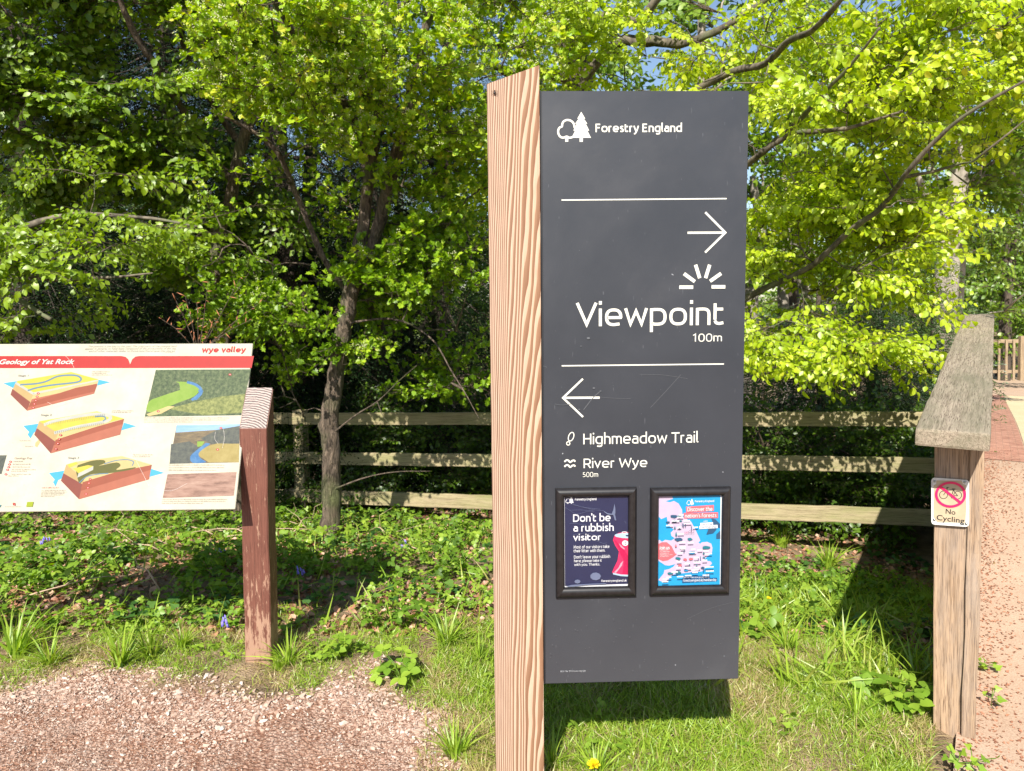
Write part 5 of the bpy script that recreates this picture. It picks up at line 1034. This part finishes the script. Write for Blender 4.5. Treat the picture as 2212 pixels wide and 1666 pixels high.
for (u, v, lb) in ((478, 1335, 'bluebell in deep shade left of the brown post'), (470, 1183, 'bluebell on the bank behind the panel edge'), (865, 1170, 'bluebell near the hawthorn trunk, to its right'), (93, 1160, 'bluebell at the far left below the panel'), (643, 1225, 'bluebell in the shade between brown post and hawthorn trunk')):
    d = ray(u, v); p = ground_at(u, v+46); hgt = float((CP+d*(p[1]/d[1]))[2]-p[2]); hgt = max(.1, min(.3, hgt)); P = smoothpath([(0, 0, 0), (0, 0, hgt*.8), (.02, 0, hgt), (.045, 0, hgt-.01)], 4)
    root = thing('bluebell', p, lb, 'flower', 'bluebells on the bank')
    build('stem', tube(P, .0016, 5), [M['grass']], None).parent = root
    bl = [tube([q, q+np.array([.003, 0, -.012]), q+np.array([.005, 0, -.022])], [.002, .004, .006], 7) for q in P[-8:][::2] for _ in (0, 1) for q in [q+R.normal(size=3)*.006]]
    build('flower_head', bl, [M['blue_petal']], None).parent = root
def dandelion(u, v, s_, lb):
    d = ray(u, v); p = ground_at(u, min(v+30, 1720)); hd = CP+d*(p[1]/d[1]); root = thing('dandelion', p, lb, 'flower', 'dandelions in the grass'); h = hd-p; h[2] = max(h[2], .03)
    build('stem', tube([(0, 0, -.02), h*.6, h], .002, 6), [M['grass']], None).parent = root
    n_ = 150; e = R.uniform(.15, 1.5, n_); a = R.uniform(0, 6.28, n_); F = np.stack([np.cos(a)*np.cos(e), np.sin(a)*np.cos(e)-.25, np.sin(e)], -1); pt = leaf(2, .14, .1, .1, .6)
    build('flower_head', [inst(pt, np.tile(h, (n_, 1)), frames(F, R.normal(size=(n_, 3))), np.full(n_, s_))], [M['yellow_petal']], None).parent = root
dandelion(1282, 1655, .024, 'yellow dandelion below the panel at the bottom edge'); dandelion(1660, 1297, .026, 'yellow dandelion in the grass right of the panel')
# ------------------------------------------------------------------ trees
TWIGM = 1
def spray_flat(Ls, L_=.5, leafL=.065, nside=8, rnd=.45, dr=.35, twigr=.003, dens=.034):
    """beech-like spray: side twigs in a plane, alternate leaves"""
    ch = [tube([(0, 0, 0), (L_*.5, 0, -.01), (L_, 0, -.05*L_)], [twigr, twigr*.7, twigr*.3], 4, TWIGM, cap=False)]; P = []; F = []
    def along(p0, dr_, ln, z0):
        n_ = max(2, int(ln/dens))
        for i in range(n_):
            t = (i+.7)/n_; sg = 1 if i % 2 else -1; base = p0+dr_*ln*t; a = math.radians(48)*sg*(1-t*.5); d2 = np.array([dr_[0]*math.cos(a)-dr_[1]*math.sin(a), dr_[0]*math.sin(a)+dr_[1]*math.cos(a), -dr]); P.append(base+[0, 0, -.03*ln*t]); F.append(d2)
    along(np.array([L_*.3, 0, 0]), np.array([1, 0, -.05]), L_*.7, 0)
    for i in range(nside):
        t = .12+.8*i/nside; sg = 1 if i % 2 else -1; a = math.radians(50)*sg; ln = L_*(.45*(1-t)+.12)*R.uniform(.7, 1.2); d_ = np.array([math.cos(a), math.sin(a), R.normal()*.12]); p0 = np.array([L_*t, 0, -.01])
        ch.append(tube([p0, p0+d_*ln], [twigr*.6, twigr*.25], 3, TWIGM, cap=False)); along(p0, d_, ln, 0)
    P = np.array(P); F = np.array(F)+R.normal(size=(len(P), 3))*.25; n_ = len(P); k = R.integers(0, len(Ls), n_)
    Rm = frames(F, np.array([0, 0, 1])+R.normal(size=(n_, 3))*rnd); S = R.uniform(.65, 1.15, n_)*leafL; tt = R.normal(size=n_)*.13
    return cat(ch+[inst(Ls[j], P[k == j], Rm[k == j], S[k == j], tt[k == j]) for j in range(len(Ls))])
def spray_haw(buds=False, L_=.34):
    ch = [tube([(0, 0, 0), (L_*.5, .01, 0), (L_, 0, .01)], [.003, .002, .001], 4, TWIGM, cap=False)]; P = []; F = []
    for i in range(9):
        t = .1+.9*i/8; a = R.uniform(0, 6.28); b0 = np.array([L_*t, 0, 0]); d_ = nrm([.6, math.cos(a), math.sin(a)]); tip = b0+d_*R.uniform(.02, .07); ch.append(tube([b0, tip], .0012, 3, TWIGM, cap=False))
        for _ in range(R.integers(4, 7)): P.append(tip+R.normal(size=3)*.006); F.append(d_+R.normal(size=3)*.75)
        if buds and i > 2 and R.random() < .75:
            for _ in range(9):
                q = tip+nrm(d_+np.array([0, -.5, .7])+R.normal(size=3)*.55)*R.uniform(.02, .042); o_ = sphere(q, .0036, 5, 2); ch.append(o_)
    P = np.array(P); F = np.array(F); n_ = len(P); return cat(ch+[inst(LF_H[0], P, frames(F, np.array([0, -.3, 1])+R.normal(size=(n_, 3))*.6), R.uniform(.026, .05, n_), R.normal(size=n_)*.14)])
def spray_yew(L_=.7):
    ch = []; P = []; F = []; S = []
    needle = Chunk([(0, 0, 0), (.5, .13, 0), (1, 0, 0), (.5, -.13, 0)], [0, 3, 2, 1], [4])
    for i in range(9):
        t = .08+.9*i/8; sg = 1 if i % 2 else -1; ln = L_*(.42*(1-t)+.12); a = math.radians(55)*sg; d_ = np.array([math.cos(a), math.sin(a), -.35]); p0 = np.array([L_*t, 0, -.1*t*t])
        n_ = int(ln/.022)
        for j in range(n_):
            for s2 in (1, -1): P.append(p0+d_*ln*(j+.5)/n_+[0, 0, -.1*((j/n_)**2)]); F.append(nrm([d_[0]-s2*d_[1]*1.2, d_[1]+s2*d_[0]*1.2, -.25])); S.append(.036)
    P = np.array(P); F = np.array(F); n_ = len(P); return cat([tube([(0, 0, 0), (L_, 0, -.12)], [.004, .001], 3, TWIGM, cap=False), inst(needle, P, frames(F, np.array([0, 0, 1])+R.normal(size=(n_, 3))*.3), np.array(S), R.normal(size=n_)*.1)])
SPR = dict(beech=[spray_flat(LF_B, .5, .053, 8, .55, .6, .003, .031) for _ in range(6)], beech_s=[spray_flat(LF_B, .42, .05, 7) for _ in range(3)], haw=[spray_haw(False) for _ in range(4)], hawb=[spray_haw(True) for _ in range(3)],
    maple=[spray_flat(LF_H+LF_S, .4, .062, 7, .5, .4) for _ in range(4)], far=[spray_flat(LF_S, .8, .095, 8, .6, .3, .006, .055) for _ in range(4)], yew=[spray_yew() for _ in range(3)])
def grow(trunks, targets, r0=.02, sag=.12, per=5, step=.16, aim=(0, -.45, .8), tiltr=.35, spread=.5, inner=.35, maxlen=2.6, trunkfrom=.25):
    """branches reach from the wood already there to each target; sprays sit along their outer part"""
    nodes = []; limbs = []
    for P, r in trunks:
        k0 = int(len(P)*trunkfrom); nodes += list(P[k0:])
    nodes = np.array(nodes); SPp = []; SPd = []; trk = nodes.mean(0)
    order = np.argsort(np.min(np.linalg.norm(targets[:, None]-nodes[None, ::3], axis=2), axis=1))
    for ti in order:
        T = targets[ti]; dd = np.linalg.norm(nodes-T, axis=1)+np.maximum(0, nodes[:, 2]-T[2])*.6; j = np.argmin(dd); A_ = nodes[j]; v = T-A_; ln = np.linalg.norm(v)
        if ln < .08: continue
        k = max(4, int(ln/step)); t = np.linspace(0, 1, k); side = np.cross(v/ln, [0, 0, 1]); P = A_+v*t[:, None]+np.array([0, 0, 1])*(sag*ln*np.sin(t*np.pi))[:, None]+side*(R.normal()*.1*ln*np.sin(t*np.pi))[:, None]+R.normal(size=(k, 3))*.012*np.sin(t*np.pi)[:, None]
        rr = r0*(.35+.65*min(1, ln/1.2)); limbs.append((P, np.linspace(rr, rr*.25, k))); nodes = np.vstack([nodes, P[1:]])
        dv = np.gradient(P, axis=0); m_ = t >= inner
        for p, d_ in zip(P[m_], dv[m_]):
            for _ in range(max(1, per//2)):
                q = nrm(nrm(d_)+R.normal(size=3)*spread*[1, 1, .55]); SPp.append(p); SPd.append(q)
        for _ in range(per): SPp.append(P[-1]); SPd.append(nrm(nrm(dv[-1])+R.normal(size=3)*[.7, .7, .4]))
    return limbs, np.array(SPp), np.array(SPd)
def crown_chunks(Ts, P, D, size=(.8, 1.2), aim=(0, -.4, .85), jit=.35, tint=None, keepf=None):
    if keepf is not None: k = keepf(P); P, D = P[k], D[k]; tint = tint[k] if tint is not None else None
    n_ = len(P); D = D*[1, 1, .55]; k = R.integers(0, len(Ts), n_); Rm = frames(D, np.array(aim)+R.normal(size=(n_, 3))*jit); S = R.uniform(*size, n_); tt = np.zeros(n_) if tint is None else tint
    tt = tt+R.normal(size=n_)*.07
    return [inst(Ts[j], P[k == j], Rm[k == j], S[k == j], tt[k == j]) for j in range(len(Ts)) if (k == j).any()]
def ell(n, c, r_):
    v = rimp(n)*(R.random(n)**.4)[:, None]; return np.array(c)+v*np.array(r_)
def flare(P, r, base=1.5): r = np.array(r, float); k = max(2, len(r)//6); r[:k] *= np.linspace(base, 1, k); return r
def tree(name, trunks, limbs, crown, mats, bark, label, cat_='tree', group=None, loc=None, sides=14, extra=None):
    loc = trunks[0][0][0] if loc is None else loc
    root = thing(name, loc, label, cat_, group)
    o = build('trunk', [tube(P, r, sides, 0, .085) for P, r in trunks]+[tube(P, r, 6, 0, .04) for P, r in (limbs or [])], [bark], root)
    crown = [c for c in crown if c is not None]
    if crown: build('crown', crown, mats, root)
    return root
def pth(L_, Y0, Y1=None, r=None, k=5):
    """trunk through picture points at a depth running from Y0 to Y1"""
    Y1 = Y0 if Y1 is None else Y1; n_ = len(L_); P = np.array([at(u, v, Y0+(Y1-Y0)*i/(n_-1)) for i, (u, v) in enumerate(L_)]); P = smoothpath(P, k); return P, np.interp(np.linspace(0, 1, len(P)), np.linspace(0, 1, len(r)), r)
tot = {}
def report(n, ch): tot[n] = sum(len(c.t) for c in ch if c is not None)
# hawthorn in the middle
hb = at(715, 1195, 6.0); hb[2] = gz(hb[0], hb[1])
tr = [pth([(712, 1230), (714, 1170), (716, 1110), (714, 1000), (711, 900), (722, 810), (742, 720), (757, 640), (775, 540), (792, 440), (806, 330), (825, 200), (840, 40), (860, -150)], 6.0, 5.6, [.15, .10, .078, .074, .072, .066, .062, .06, .052, .045, .04, .034, .028, .02], 5),
      pth([(752, 655), (800, 545), (830, 440), (858, 330), (880, 230), (915, 80), (960, -100)], 5.93, 5.2, [.05, .05, .048, .045, .04, .03, .02]),
      pth([(757, 640), (700, 560), (640, 420), (600, 330), (540, 280), (470, 245)], 5.9, 5.2, [.024, .023, .02, .018, .014, .01]),
      pth([(806, 330), (730, 200), (640, 80), (560, -60)], 5.75, 4.6, [.035, .03, .025, .02]), pth([(840, 40), (930, -40), (1010, -150)], 5.6, 4.4, [.03, .025, .02]),
      pth([(708, 945), (770, 896), (815, 868), (862, 823), (900, 790)], 5.9, 5.2, [.008, .006, .005, .004, .002]), pth([(815, 868), (828, 900), (850, 925)], 5.55, 5.5, [.004, .003, .002]), pth([(735, 700), (850, 690), (930, 730), (973, 798), (1005, 850), (1035, 905)], 5.8, 5.3, [.01, .008, .006, .005, .004, .002]), pth([(714, 1060), (780, 1035), (850, 1020), (930, 1018)], 5.9, 5.4, [.008, .006, .004, .002])]
tg = np.vstack([ell(62, at(810, 130, 5.4), (1.2, .8, .8)), ell(34, at(800, 450, 5.8), (.85, .6, .75)), ell(30, at(900, 620, 5.9), (.6, .5, .6)), ell(15, at(610, 690, 6.0), (.5, .4, .4)), ell(20, at(650, 100, 4.8), (.6, .5, .45)), ell(22, (-1.0, 5.4, 4.6), (1.6, .8, .7)), ell(3, at(760, 720, 5.75), (.3, .2, .2)), ell(10, at(560, 560, 5.8), (.5, .4, .4)), ell(10, at(960, 800, 6.3), (.5, .3, .35)), ell(7, at(600, 860, 6.2), (.4, .3, .3))])
def clump(P, th, sc=1.7, sd_=61): return vnoise(P[:, 0]*1.0+P[:, 1]*.6, P[:, 2]*1.25, sc, sd_)+.25*(vnoise(P[:, 0], P[:, 2], 5, sd_+1)-.5) > th      # foliage gathers in clumps
def vis_ok(P): # keep foliage off the near signs: nothing closer than 4 m inside the view
    return P[:, 1] > 3.9
limbs, sp, sd = grow(tr, tg, .016, .08, 4, .15)
bm_ = ((sp[:, 1] < 5.5) & (sp[:, 2] > 2.3) & (R.random(len(sp)) < .75)) | (R.random(len(sp)) < .12)
ok_ = clump(sp, .38); sp, sd, bm_ = sp[ok_], sd[ok_], bm_[ok_]
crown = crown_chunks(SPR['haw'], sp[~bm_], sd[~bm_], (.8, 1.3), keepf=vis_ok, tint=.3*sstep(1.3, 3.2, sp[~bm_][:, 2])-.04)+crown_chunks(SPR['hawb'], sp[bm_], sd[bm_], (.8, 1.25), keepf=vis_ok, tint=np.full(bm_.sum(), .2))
report('haw', crown)
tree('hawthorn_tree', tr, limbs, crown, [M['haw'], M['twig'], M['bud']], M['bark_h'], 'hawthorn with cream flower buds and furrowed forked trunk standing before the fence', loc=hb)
# old beech behind the sign, its fresh leaves filling the right
tr = [pth([(1290, 1190), (1270, 900), (1262, 600), (1255, 300), (1245, 180), (1240, 60), (1262, -80), (1280, -260)], 7.6, 7.0, [.24, .17, .15, .14, .135, .13, .10, .08]),
      pth([(1250, 180), (1330, 95), (1400, 88), (1480, 92), (1560, 60), (1680, -20), (1780, -120)], 7.2, 5.9, [.05, .05, .045, .036, .028, .02, .014]),
      pth([(1248, 190), (1200, 165), (1120, 170), (1060, 140)], 7.2, 6.2, [.05, .045, .03, .015]),
      pth([(1262, 60), (1330, 30), (1380, 45), (1440, -30)], 7.1, 6.5, [.05, .05, .04, .03]),
      pth([(1262, 720), (1450, 720), (1560, 670), (1663, 620), (1741, 583), (1782, 549), (1846, 492), (1900, 451), (1937, 406), (1951, 383), (2014, 310), (2100, 240), (2260, 150)], 6.6, 4.1, [.04, .035, .03, .024, .023, .021, .02, .019, .017, .015, .013, .01, .006]),
      pth([(1258, 480), (1480, 420), (1590, 370), (1641, 333), (1682, 301), (1732, 255), (1768, 210), (1830, 150), (1900, 60)], 6.6, 4.5, [.035, .03, .026, .023, .021, .019, .015, .01, .006]),
      pth([(1250, 330), (1480, 210), (1572, 160), (1654, 137), (1700, 91), (1755, 64), (1809, 9), (1900, -90)], 6.6, 4.4, [.04, .032, .026, .024, .022, .02, .016, .012]),
      pth([(1641, 333), (1705, 292), (1755, 285), (1828, 278), (1950, 240)], 5.5, 4.6, [.018, .018, .016, .012, .006]),
      pth([(1951, 383), (2010, 372), (2070, 355), (2100, 350)], 5.3, 4.9, [.012, .01, .008, .004])]
tg = np.vstack([ell(44, at(1820, 200, 5.4), (1.1, .8, .8)), ell(32, at(2080, 200, 5.2), (.9, .7, .7)), ell(42, at(1760, 540, 6.1), (.8, .6, .75)), ell(34, at(1740, 790, 5.5), (.85, .4, .34)), ell(9, at(1900, 800, 5.2), (.45, .3, .25)), ell(32, at(1500, 90, 6.4), (1.3, .8, .5)), ell(20, at(1180, 90, 6.5), (.7, .5, .6)), ell(26, at(1960, 520, 5.5), (.6, .5, .4)), ell(8, (2.4, 4.9, 4.2), (1.4, .7, .6)), ell(16, at(1130, 420, 6.8), (.4, .4, .9))])
limbs, sp, sd = grow(tr, tg, .013, .05, 2, .19, inner=.4)
def beech_ok(P):
    return (P[:, 1] > 3.9) & ~((P[:, 0]/P[:, 1] > .545) & (P[:, 2] < 2.05+.6*(P[:, 0]/P[:, 1] > .575)))      # the crown stops short of the path
ok_ = clump(sp, .29, 1.6, 71); sp, sd = sp[ok_], sd[ok_]
crown = crown_chunks(SPR['beech'], sp, sd, (.75, 1.15), aim=(-.1, -.62, .7), jit=.3, keepf=beech_ok, tint=R.normal(size=len(sp))*.08+.05); report('beech', crown)
br_ = tree('beech_tree', tr, limbs, crown, [M['beech'], M['twig']], M['bark_b'], 'old beech behind the totem panel with vivid yellow-green young leaves and knotted trunk', loc=(tr[0][0][0][0], 7.6, -.6), sides=14)
kn = at(1252, 62, 6.95); build('knot', [tube([kn+[0, .06, 0], kn+[0, -.03, 0], kn+[0, -.05, 0], kn+[0, -.01, 0]], [.10, .085, .05, .02], 12, 0, .08)], [M['bark_b']], br_)
# beech sapling at the far left with its sprays over the board
tr = [pth([(-330, 1150), (-250, 900), (-120, 720), (0, 640), (110, 690)], 5.4, 4.7, [.05, .045, .035, .02, .012]), pth([(-250, 900), (-200, 600), (-60, 540), (120, 470), (300, 470), (430, 490)], 5.3, 5.0, [.04, .035, .03, .018, .012, .005]), pth([(-200, 600), (-60, 560), (90, 600), (230, 600), (330, 590)], 5.2, 4.7, [.03, .025, .018, .01, .004])]
tg = np.vstack([ell(10, at(190, 500, 5.0), (.65, .3, .10)), ell(10, at(70, 585, 4.8), (.5, .3, .14)), ell(5, at(40, 690, 4.8), (.3, .3, .10)), ell(5, at(370, 485, 5.0), (.25, .3, .07)), ell(3, at(180, 380, 5.3), (.3, .3, .1))])
limbs, sp, sd = grow(tr, tg, .008, .04, 1, .2, spread=.35); sd = sd*[1, 1, .3]
crown = crown_chunks(SPR['beech'], sp, sd, (.7, 1.0), aim=(0, -.75, .6), jit=.22, keepf=vis_ok); report('sapling', crown)
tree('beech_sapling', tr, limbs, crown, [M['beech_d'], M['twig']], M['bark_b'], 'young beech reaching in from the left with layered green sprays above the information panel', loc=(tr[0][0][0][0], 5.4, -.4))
# bare budding shrub just above the board
ch = []; bd = []
for u1, v1 in ((400, 640), (425, 655), (470, 690), (520, 600), (545, 690), (380, 650), (350, 690), (560, 655), (450, 610)):
    P = smoothpath([at(440, 900, 4.6), at(430, 780, 4.6), at(430+(u1-430)*.5, 740+(v1-740)*.4, 4.55), at(u1, v1, 4.5)], 4); ch.append(tube(P, np.linspace(.005, .001, len(P)), 5))
    for q in P[len(P)//2:]:
        for _ in range(1): e = q+nrm(R.normal(size=3)+[0, 0, .8])*R.uniform(.02, .06); bd.append(tube([q, (q+e)/2, e], [.0015, .003, .0008], 5))
root = thing('bare_shrub', at(440, 900, 4.6), 'leafless young shrub with russet pointed buds just behind the top of the information panel', 'shrub'); build('stems', ch, [M['twig']], root); build('buds', bd, [M['redbud']], root)
# field maple with leaning limbs, upper left
tr = [pth([(520, 1150), (500, 950), (480, 700), (470, 520), (500, 420), (520, 320), (540, 240), (500, 120), (440, -60)], 6.6, 6.2, [.07, .065, .06, .055, .05, .045, .04, .03, .02]), pth([(505, 400), (430, 290), (365, 190), (345, 150), (300, 90), (262, 10), (230, -90)], 6.4, 5.5, [.022, .026, .027, .027, .025, .022, .014]),
      pth([(535, 330), (474, 246), (400, 110), (395, 30), (405, -60)], 6.6, 6.2, [.03, .028, .024, .02, .015]), pth([(470, 520), (360, 330), (230, 240), (110, 150), (0, 90)], 6.6, 6.0, [.022, .02, .016, .012, .008]), pth([(440, 300), (300, 215), (120, 200), (20, 240)], 6.5, 6.0, [.014, .012, .01, .006]), pth([(470, 500), (400, 400), (260, 330), (120, 300), (0, 280)], 6.8, 6.2, [.02, .016, .012, .01, .006])]
tg = np.vstack([ell(40, at(330, 90, 6.1), (1.0, .5, .5)), ell(38, at(80, 170, 5.9), (.9, .5, .65)), ell(30, at(350, 330, 6.4), (.95, .4, .4)), ell(12, at(560, 420, 6.9), (.5, .4, .5)), ell(8, at(120, 400, 6.5), (.6, .3, .3)), ell(22, (-2.9, 5.0, 4.5), (1.6, .9, .6)), ell(12, at(480, 60, 6.0), (.5, .4, .4)), ell(16, at(420, 520, 6.6), (.7, .4, .4))])  # includes an unseen crown mass above the view, added to shade the left
limbs, sp, sd = grow(tr, tg, .014, .06, 4, .16)
ok_ = clump(sp, .36, 1.8, 81); sp, sd = sp[ok_], sd[ok_]
crown = crown_chunks(SPR['maple'], sp, sd, (.8, 1.2), aim=(0, -.55, .75), jit=.4, keepf=vis_ok); report('maple', crown)
tree('maple_tree', tr, limbs, crown, [M['maple'], M['twig']], M['bark_h'], 'field maple with a brown leaning limb and dull green leaves, upper left behind the board', loc=(tr[0][0][0][0], 6.6, -.6))
# dark yews behind on the left and centre
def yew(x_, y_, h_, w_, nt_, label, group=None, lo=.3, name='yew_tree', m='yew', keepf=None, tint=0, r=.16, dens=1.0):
    zb = float(gz(x_, y_)); P = smoothpath([(x_, y_, zb-.1), (x_+R.normal()*.1, y_, zb+h_*.3), (x_+R.normal()*.2, y_, zb+h_*.65), (x_+R.normal()*.2, y_, zb+h_)], 5); r_ = np.linspace(r, .03, len(P))
    n_ = nt_; t = R.random(n_)**1.15; zz = zb+lo+(h_-lo)*t; rr = w_*(1-t*.75)*np.sqrt(R.random(n_)); a = R.uniform(0, 6.28, n_); a = np.where(np.sin(a) > .3, -a, a); D = np.stack([np.cos(a), np.sin(a), -.45+0*a], -1)
    Q = np.stack([x_+np.cos(a)*rr, y_+np.sin(a)*rr, zz-.25*rr], -1); lb = []
    for i in range(0, n_, 14): k = np.array([x_, y_, zz[i]+.1]); lb.append((np.array([k, (k+Q[i])/2+[0, 0, .12], Q[i]]), np.array([.03, .02, .006])))
    cr = crown_chunks(SPR['yew'], Q, D, (.8, 1.5) if y_ < 11.9 else (1.4, 2.4), aim=(0, -.3, .8), jit=.5, keepf=keepf, tint=np.full(n_, tint)); report(name+str(x_), cr)
    return tree(name, [(P, r_)], lb, cr, [M[m], M['bark_d']], M['bark_d'], label, 'tree', group)
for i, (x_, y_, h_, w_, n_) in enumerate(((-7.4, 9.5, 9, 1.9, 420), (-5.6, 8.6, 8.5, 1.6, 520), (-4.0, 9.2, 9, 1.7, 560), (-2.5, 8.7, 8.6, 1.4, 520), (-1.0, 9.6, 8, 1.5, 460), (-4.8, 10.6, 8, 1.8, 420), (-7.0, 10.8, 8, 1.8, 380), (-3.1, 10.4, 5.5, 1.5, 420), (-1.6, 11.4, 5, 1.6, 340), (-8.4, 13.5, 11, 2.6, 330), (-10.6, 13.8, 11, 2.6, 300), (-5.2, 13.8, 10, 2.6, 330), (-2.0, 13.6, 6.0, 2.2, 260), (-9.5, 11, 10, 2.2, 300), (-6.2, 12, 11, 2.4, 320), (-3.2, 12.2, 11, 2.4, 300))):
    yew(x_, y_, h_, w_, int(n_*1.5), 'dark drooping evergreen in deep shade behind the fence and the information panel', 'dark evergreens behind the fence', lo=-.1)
yew(4.75, 9.6, 3.2, .8, 380, 'broad olive green yew bush behind the handrail', None, lo=.0, name='yew_bush', tint=.35, r=.08)
yew(3.9, 9.2, 2.4, 1.1, 300, 'low dark yew bush behind the beech sprays, left of the handrail', None, lo=.0, name='yew_bush', tint=.15, r=.07)
yew(1.6, 10.2, 2.2, 1.6, 260, 'low spreading yew behind the fence, hidden mostly by the totem panel', None, lo=-.2, name='yew_bush', tint=.05, r=.07)
# low dark holly-like undergrowth behind the fence
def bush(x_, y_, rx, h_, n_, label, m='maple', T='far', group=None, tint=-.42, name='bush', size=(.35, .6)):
    zb = float(gz(x_, y_)); C0 = np.array([x_, y_, zb+h_*.45]); st = [(smoothpath([(x_+R.normal()*.1, y_, zb-.05), (x_+R.normal()*.2, y_, zb+h_*.4), (x_+R.normal()*rx*.5, y_+R.normal()*.2, zb+h_*.8)], 4), np.linspace(.025, .006, 9)) for _ in range(4)]
    Q = ell(n_, C0, (rx, rx*.7, h_*.55)); Q = Q[Q[:, 2] > zb+.02]; D = Q-C0+R.normal(size=Q.shape)*.3
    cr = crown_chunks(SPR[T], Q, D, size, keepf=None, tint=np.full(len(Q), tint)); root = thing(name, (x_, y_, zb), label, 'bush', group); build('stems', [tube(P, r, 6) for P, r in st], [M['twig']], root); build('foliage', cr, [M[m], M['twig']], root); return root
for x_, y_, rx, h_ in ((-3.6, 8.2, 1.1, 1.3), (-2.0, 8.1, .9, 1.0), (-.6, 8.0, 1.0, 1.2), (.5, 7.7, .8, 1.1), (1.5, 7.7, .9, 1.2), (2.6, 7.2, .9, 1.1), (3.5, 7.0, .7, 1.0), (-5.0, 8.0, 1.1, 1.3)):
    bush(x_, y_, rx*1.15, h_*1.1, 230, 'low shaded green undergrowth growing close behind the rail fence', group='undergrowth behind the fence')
# bare pole-like trunks
for (L_, Y_, r_, lb, bk) in (([(822, 1160), (822, 900), (818, 700), (800, 400), (790, 100)], 8.4, [.14, .12, .11, .10, .08], 'straight dark trunk in shade behind the fence, right of the hawthorn', 'bark_d'), ([(600, 1120), (590, 800), (600, 500), (570, 150)], 8.8, [.12, .11, .10, .08], 'dark shaded trunk behind the fence, left of the hawthorn', 'bark_d')):
    P, r = pth(L_, Y_, Y_, r_); tree('shaded_tree', [(P, r)], None, [], [], M[bk], lb, 'tree')
# woodland beyond on the right, open to the sky
def wood(x_, y_, h_, w_, nt_, per, lb, group, lo=.35, bark='bark_d', lean=0, r=.14, m='far', tint=0, size=(.9, 1.4), T='far', step=.35, sag=.08, maxlen=3.5):
    zb = float(gz(x_, y_)); P = smoothpath([(x_, y_, zb-.2), (x_+lean*.3, y_, zb+h_*.35), (x_+lean*.6+R.normal()*.15, y_, zb+h_*.65), (x_+lean, y_, zb+h_*.95)], 5); rr = np.linspace(r, .03, len(P))
    tg_ = np.vstack([ell(nt_, (x_+lean*.6, y_, zb+h_*(lo+1)/2), (w_, w_*.8, h_*(1-lo)/2))]); limbs, sp, sd = grow([(P, rr)], tg_, .03, sag, per, step, inner=.45, maxlen=maxlen, trunkfrom=lo*.7)
    cr = crown_chunks(SPR[T], sp, sd, size, tint=np.full(len(sp), tint)); report(lb[:12]+str(x_), cr); return tree('broadleaf_tree', [(P, rr)], limbs, cr, [M[m], M['twig']], M[bark], lb, 'tree', group, sides=10)
wl = 'slender sunlit woodland tree standing beyond the fence on the right'
for (x_, y_, h_, w_, n_, lean_, bk) in ((2.2, 10.5, 8, 1.7, 34, .3, 'bark_p'), (4.6, 11.5, 9, 1.8, 34, -.4, 'bark_p'), (7.6, 13, 9, 2.0, 34, .5, 'bark_p'), (.2, 12, 9, 1.8, 26, 0, 'bark_p'), (12.6, 18.9, 8, 1.9, 44, 0, 'bark_d'), (15.2, 20.5, 9, 2.1, 40, 0, 'bark_d'), (13.2, 20, 10, 2.4, 26, 0, 'bark_d'), (6.4, 17, 9, 2.0, 22, 0, 'bark_d'), (17.8, 24, 10, 2.6, 26, 0, 'bark_d')):
    wood(x_, y_, h_, w_, n_, 3, wl, 'woodland trees beyond the fence', lean=lean_, bark=bk, lo=.12, tint=R.normal()*.08)
P1 = pth([(2050, 560), (2045, 500), (2062, 440), (2072, 380), (2070, 300), (2080, 200), (2060, 60)], 10.5, 10.5, [.16, .14, .13, .12, .10, .08, .05]); z0_ = P1[0][0]
tr = [(np.vstack([[z0_[0], z0_[1], -.8], P1[0]]), np.concatenate([[.18], P1[1]])), pth([(2045, 500), (2010, 450), (1980, 380), (1940, 300)], 10.4, 10, [.07, .06, .04, .02])]
limbs, sp, sd = grow(tr, np.vstack([ell(26, at(2080, 120, 10.5), (1.6, 1.2, 1.2)), ell(12, at(2180, 330, 10.8), (1.0, .8, .8))]), .03, .06, 3, .35)
tree('pale_tree', tr, limbs, crown_chunks(SPR['far'], sp, sd, (.7, 1.1)), [M['far'], M['twig']], M['bark_p'], 'pale barked crooked tree rising behind the far end of the handrail')
for k, (L_, Y_) in enumerate(((([(1700, 760), (1690, 640), (1700, 520), (1690, 380)]), 11), (([(1790, 700), (1800, 560), (1780, 430), (1800, 300)]), 12), (([(1625, 640), (1640, 500), (1625, 380)]), 10.5), (([(2058, 760), (2050, 720), (2046, 680)]), 13))):
    P, r = pth(L_, Y_, Y_, [.09, .08, .06, .04]); P = np.vstack([[P[0][0], P[0][1], -1], P]); r = np.concatenate([[.1], r]); tree('slender_tree', [(P, r)], None, [], [], M['bark_p' if k < 3 else 'bark_d'], 'thin pale stem seen between the beech sprays right of the panel' if k < 3 else 'short grey stump standing left of the far end of the handrail', 'tree', 'thin pale stems behind the beech' if k < 3 else None)
# distant wooded slope
n = 4200; a = R.uniform(-.95, .95, n); d_ = R.uniform(42, 95, n); Pn = np.stack([np.sin(a)*d_, np.cos(a)*d_, -4+R.random(n)**.9*(5+d_*.11)*(1-.2*np.sin(a*3))], -1); Dn = R.normal(size=(n, 3))
o = build('distant_wood', crown_chunks(SPR['far'], Pn, Dn, (2.5, 4.5)), [M['far'], M['twig']]); tag(o, 'far wooded slope seen through the gaps beyond the viewpoint', 'woodland', kind='stuff')
print('faces', tot, sum(tot.values()))
#PART6
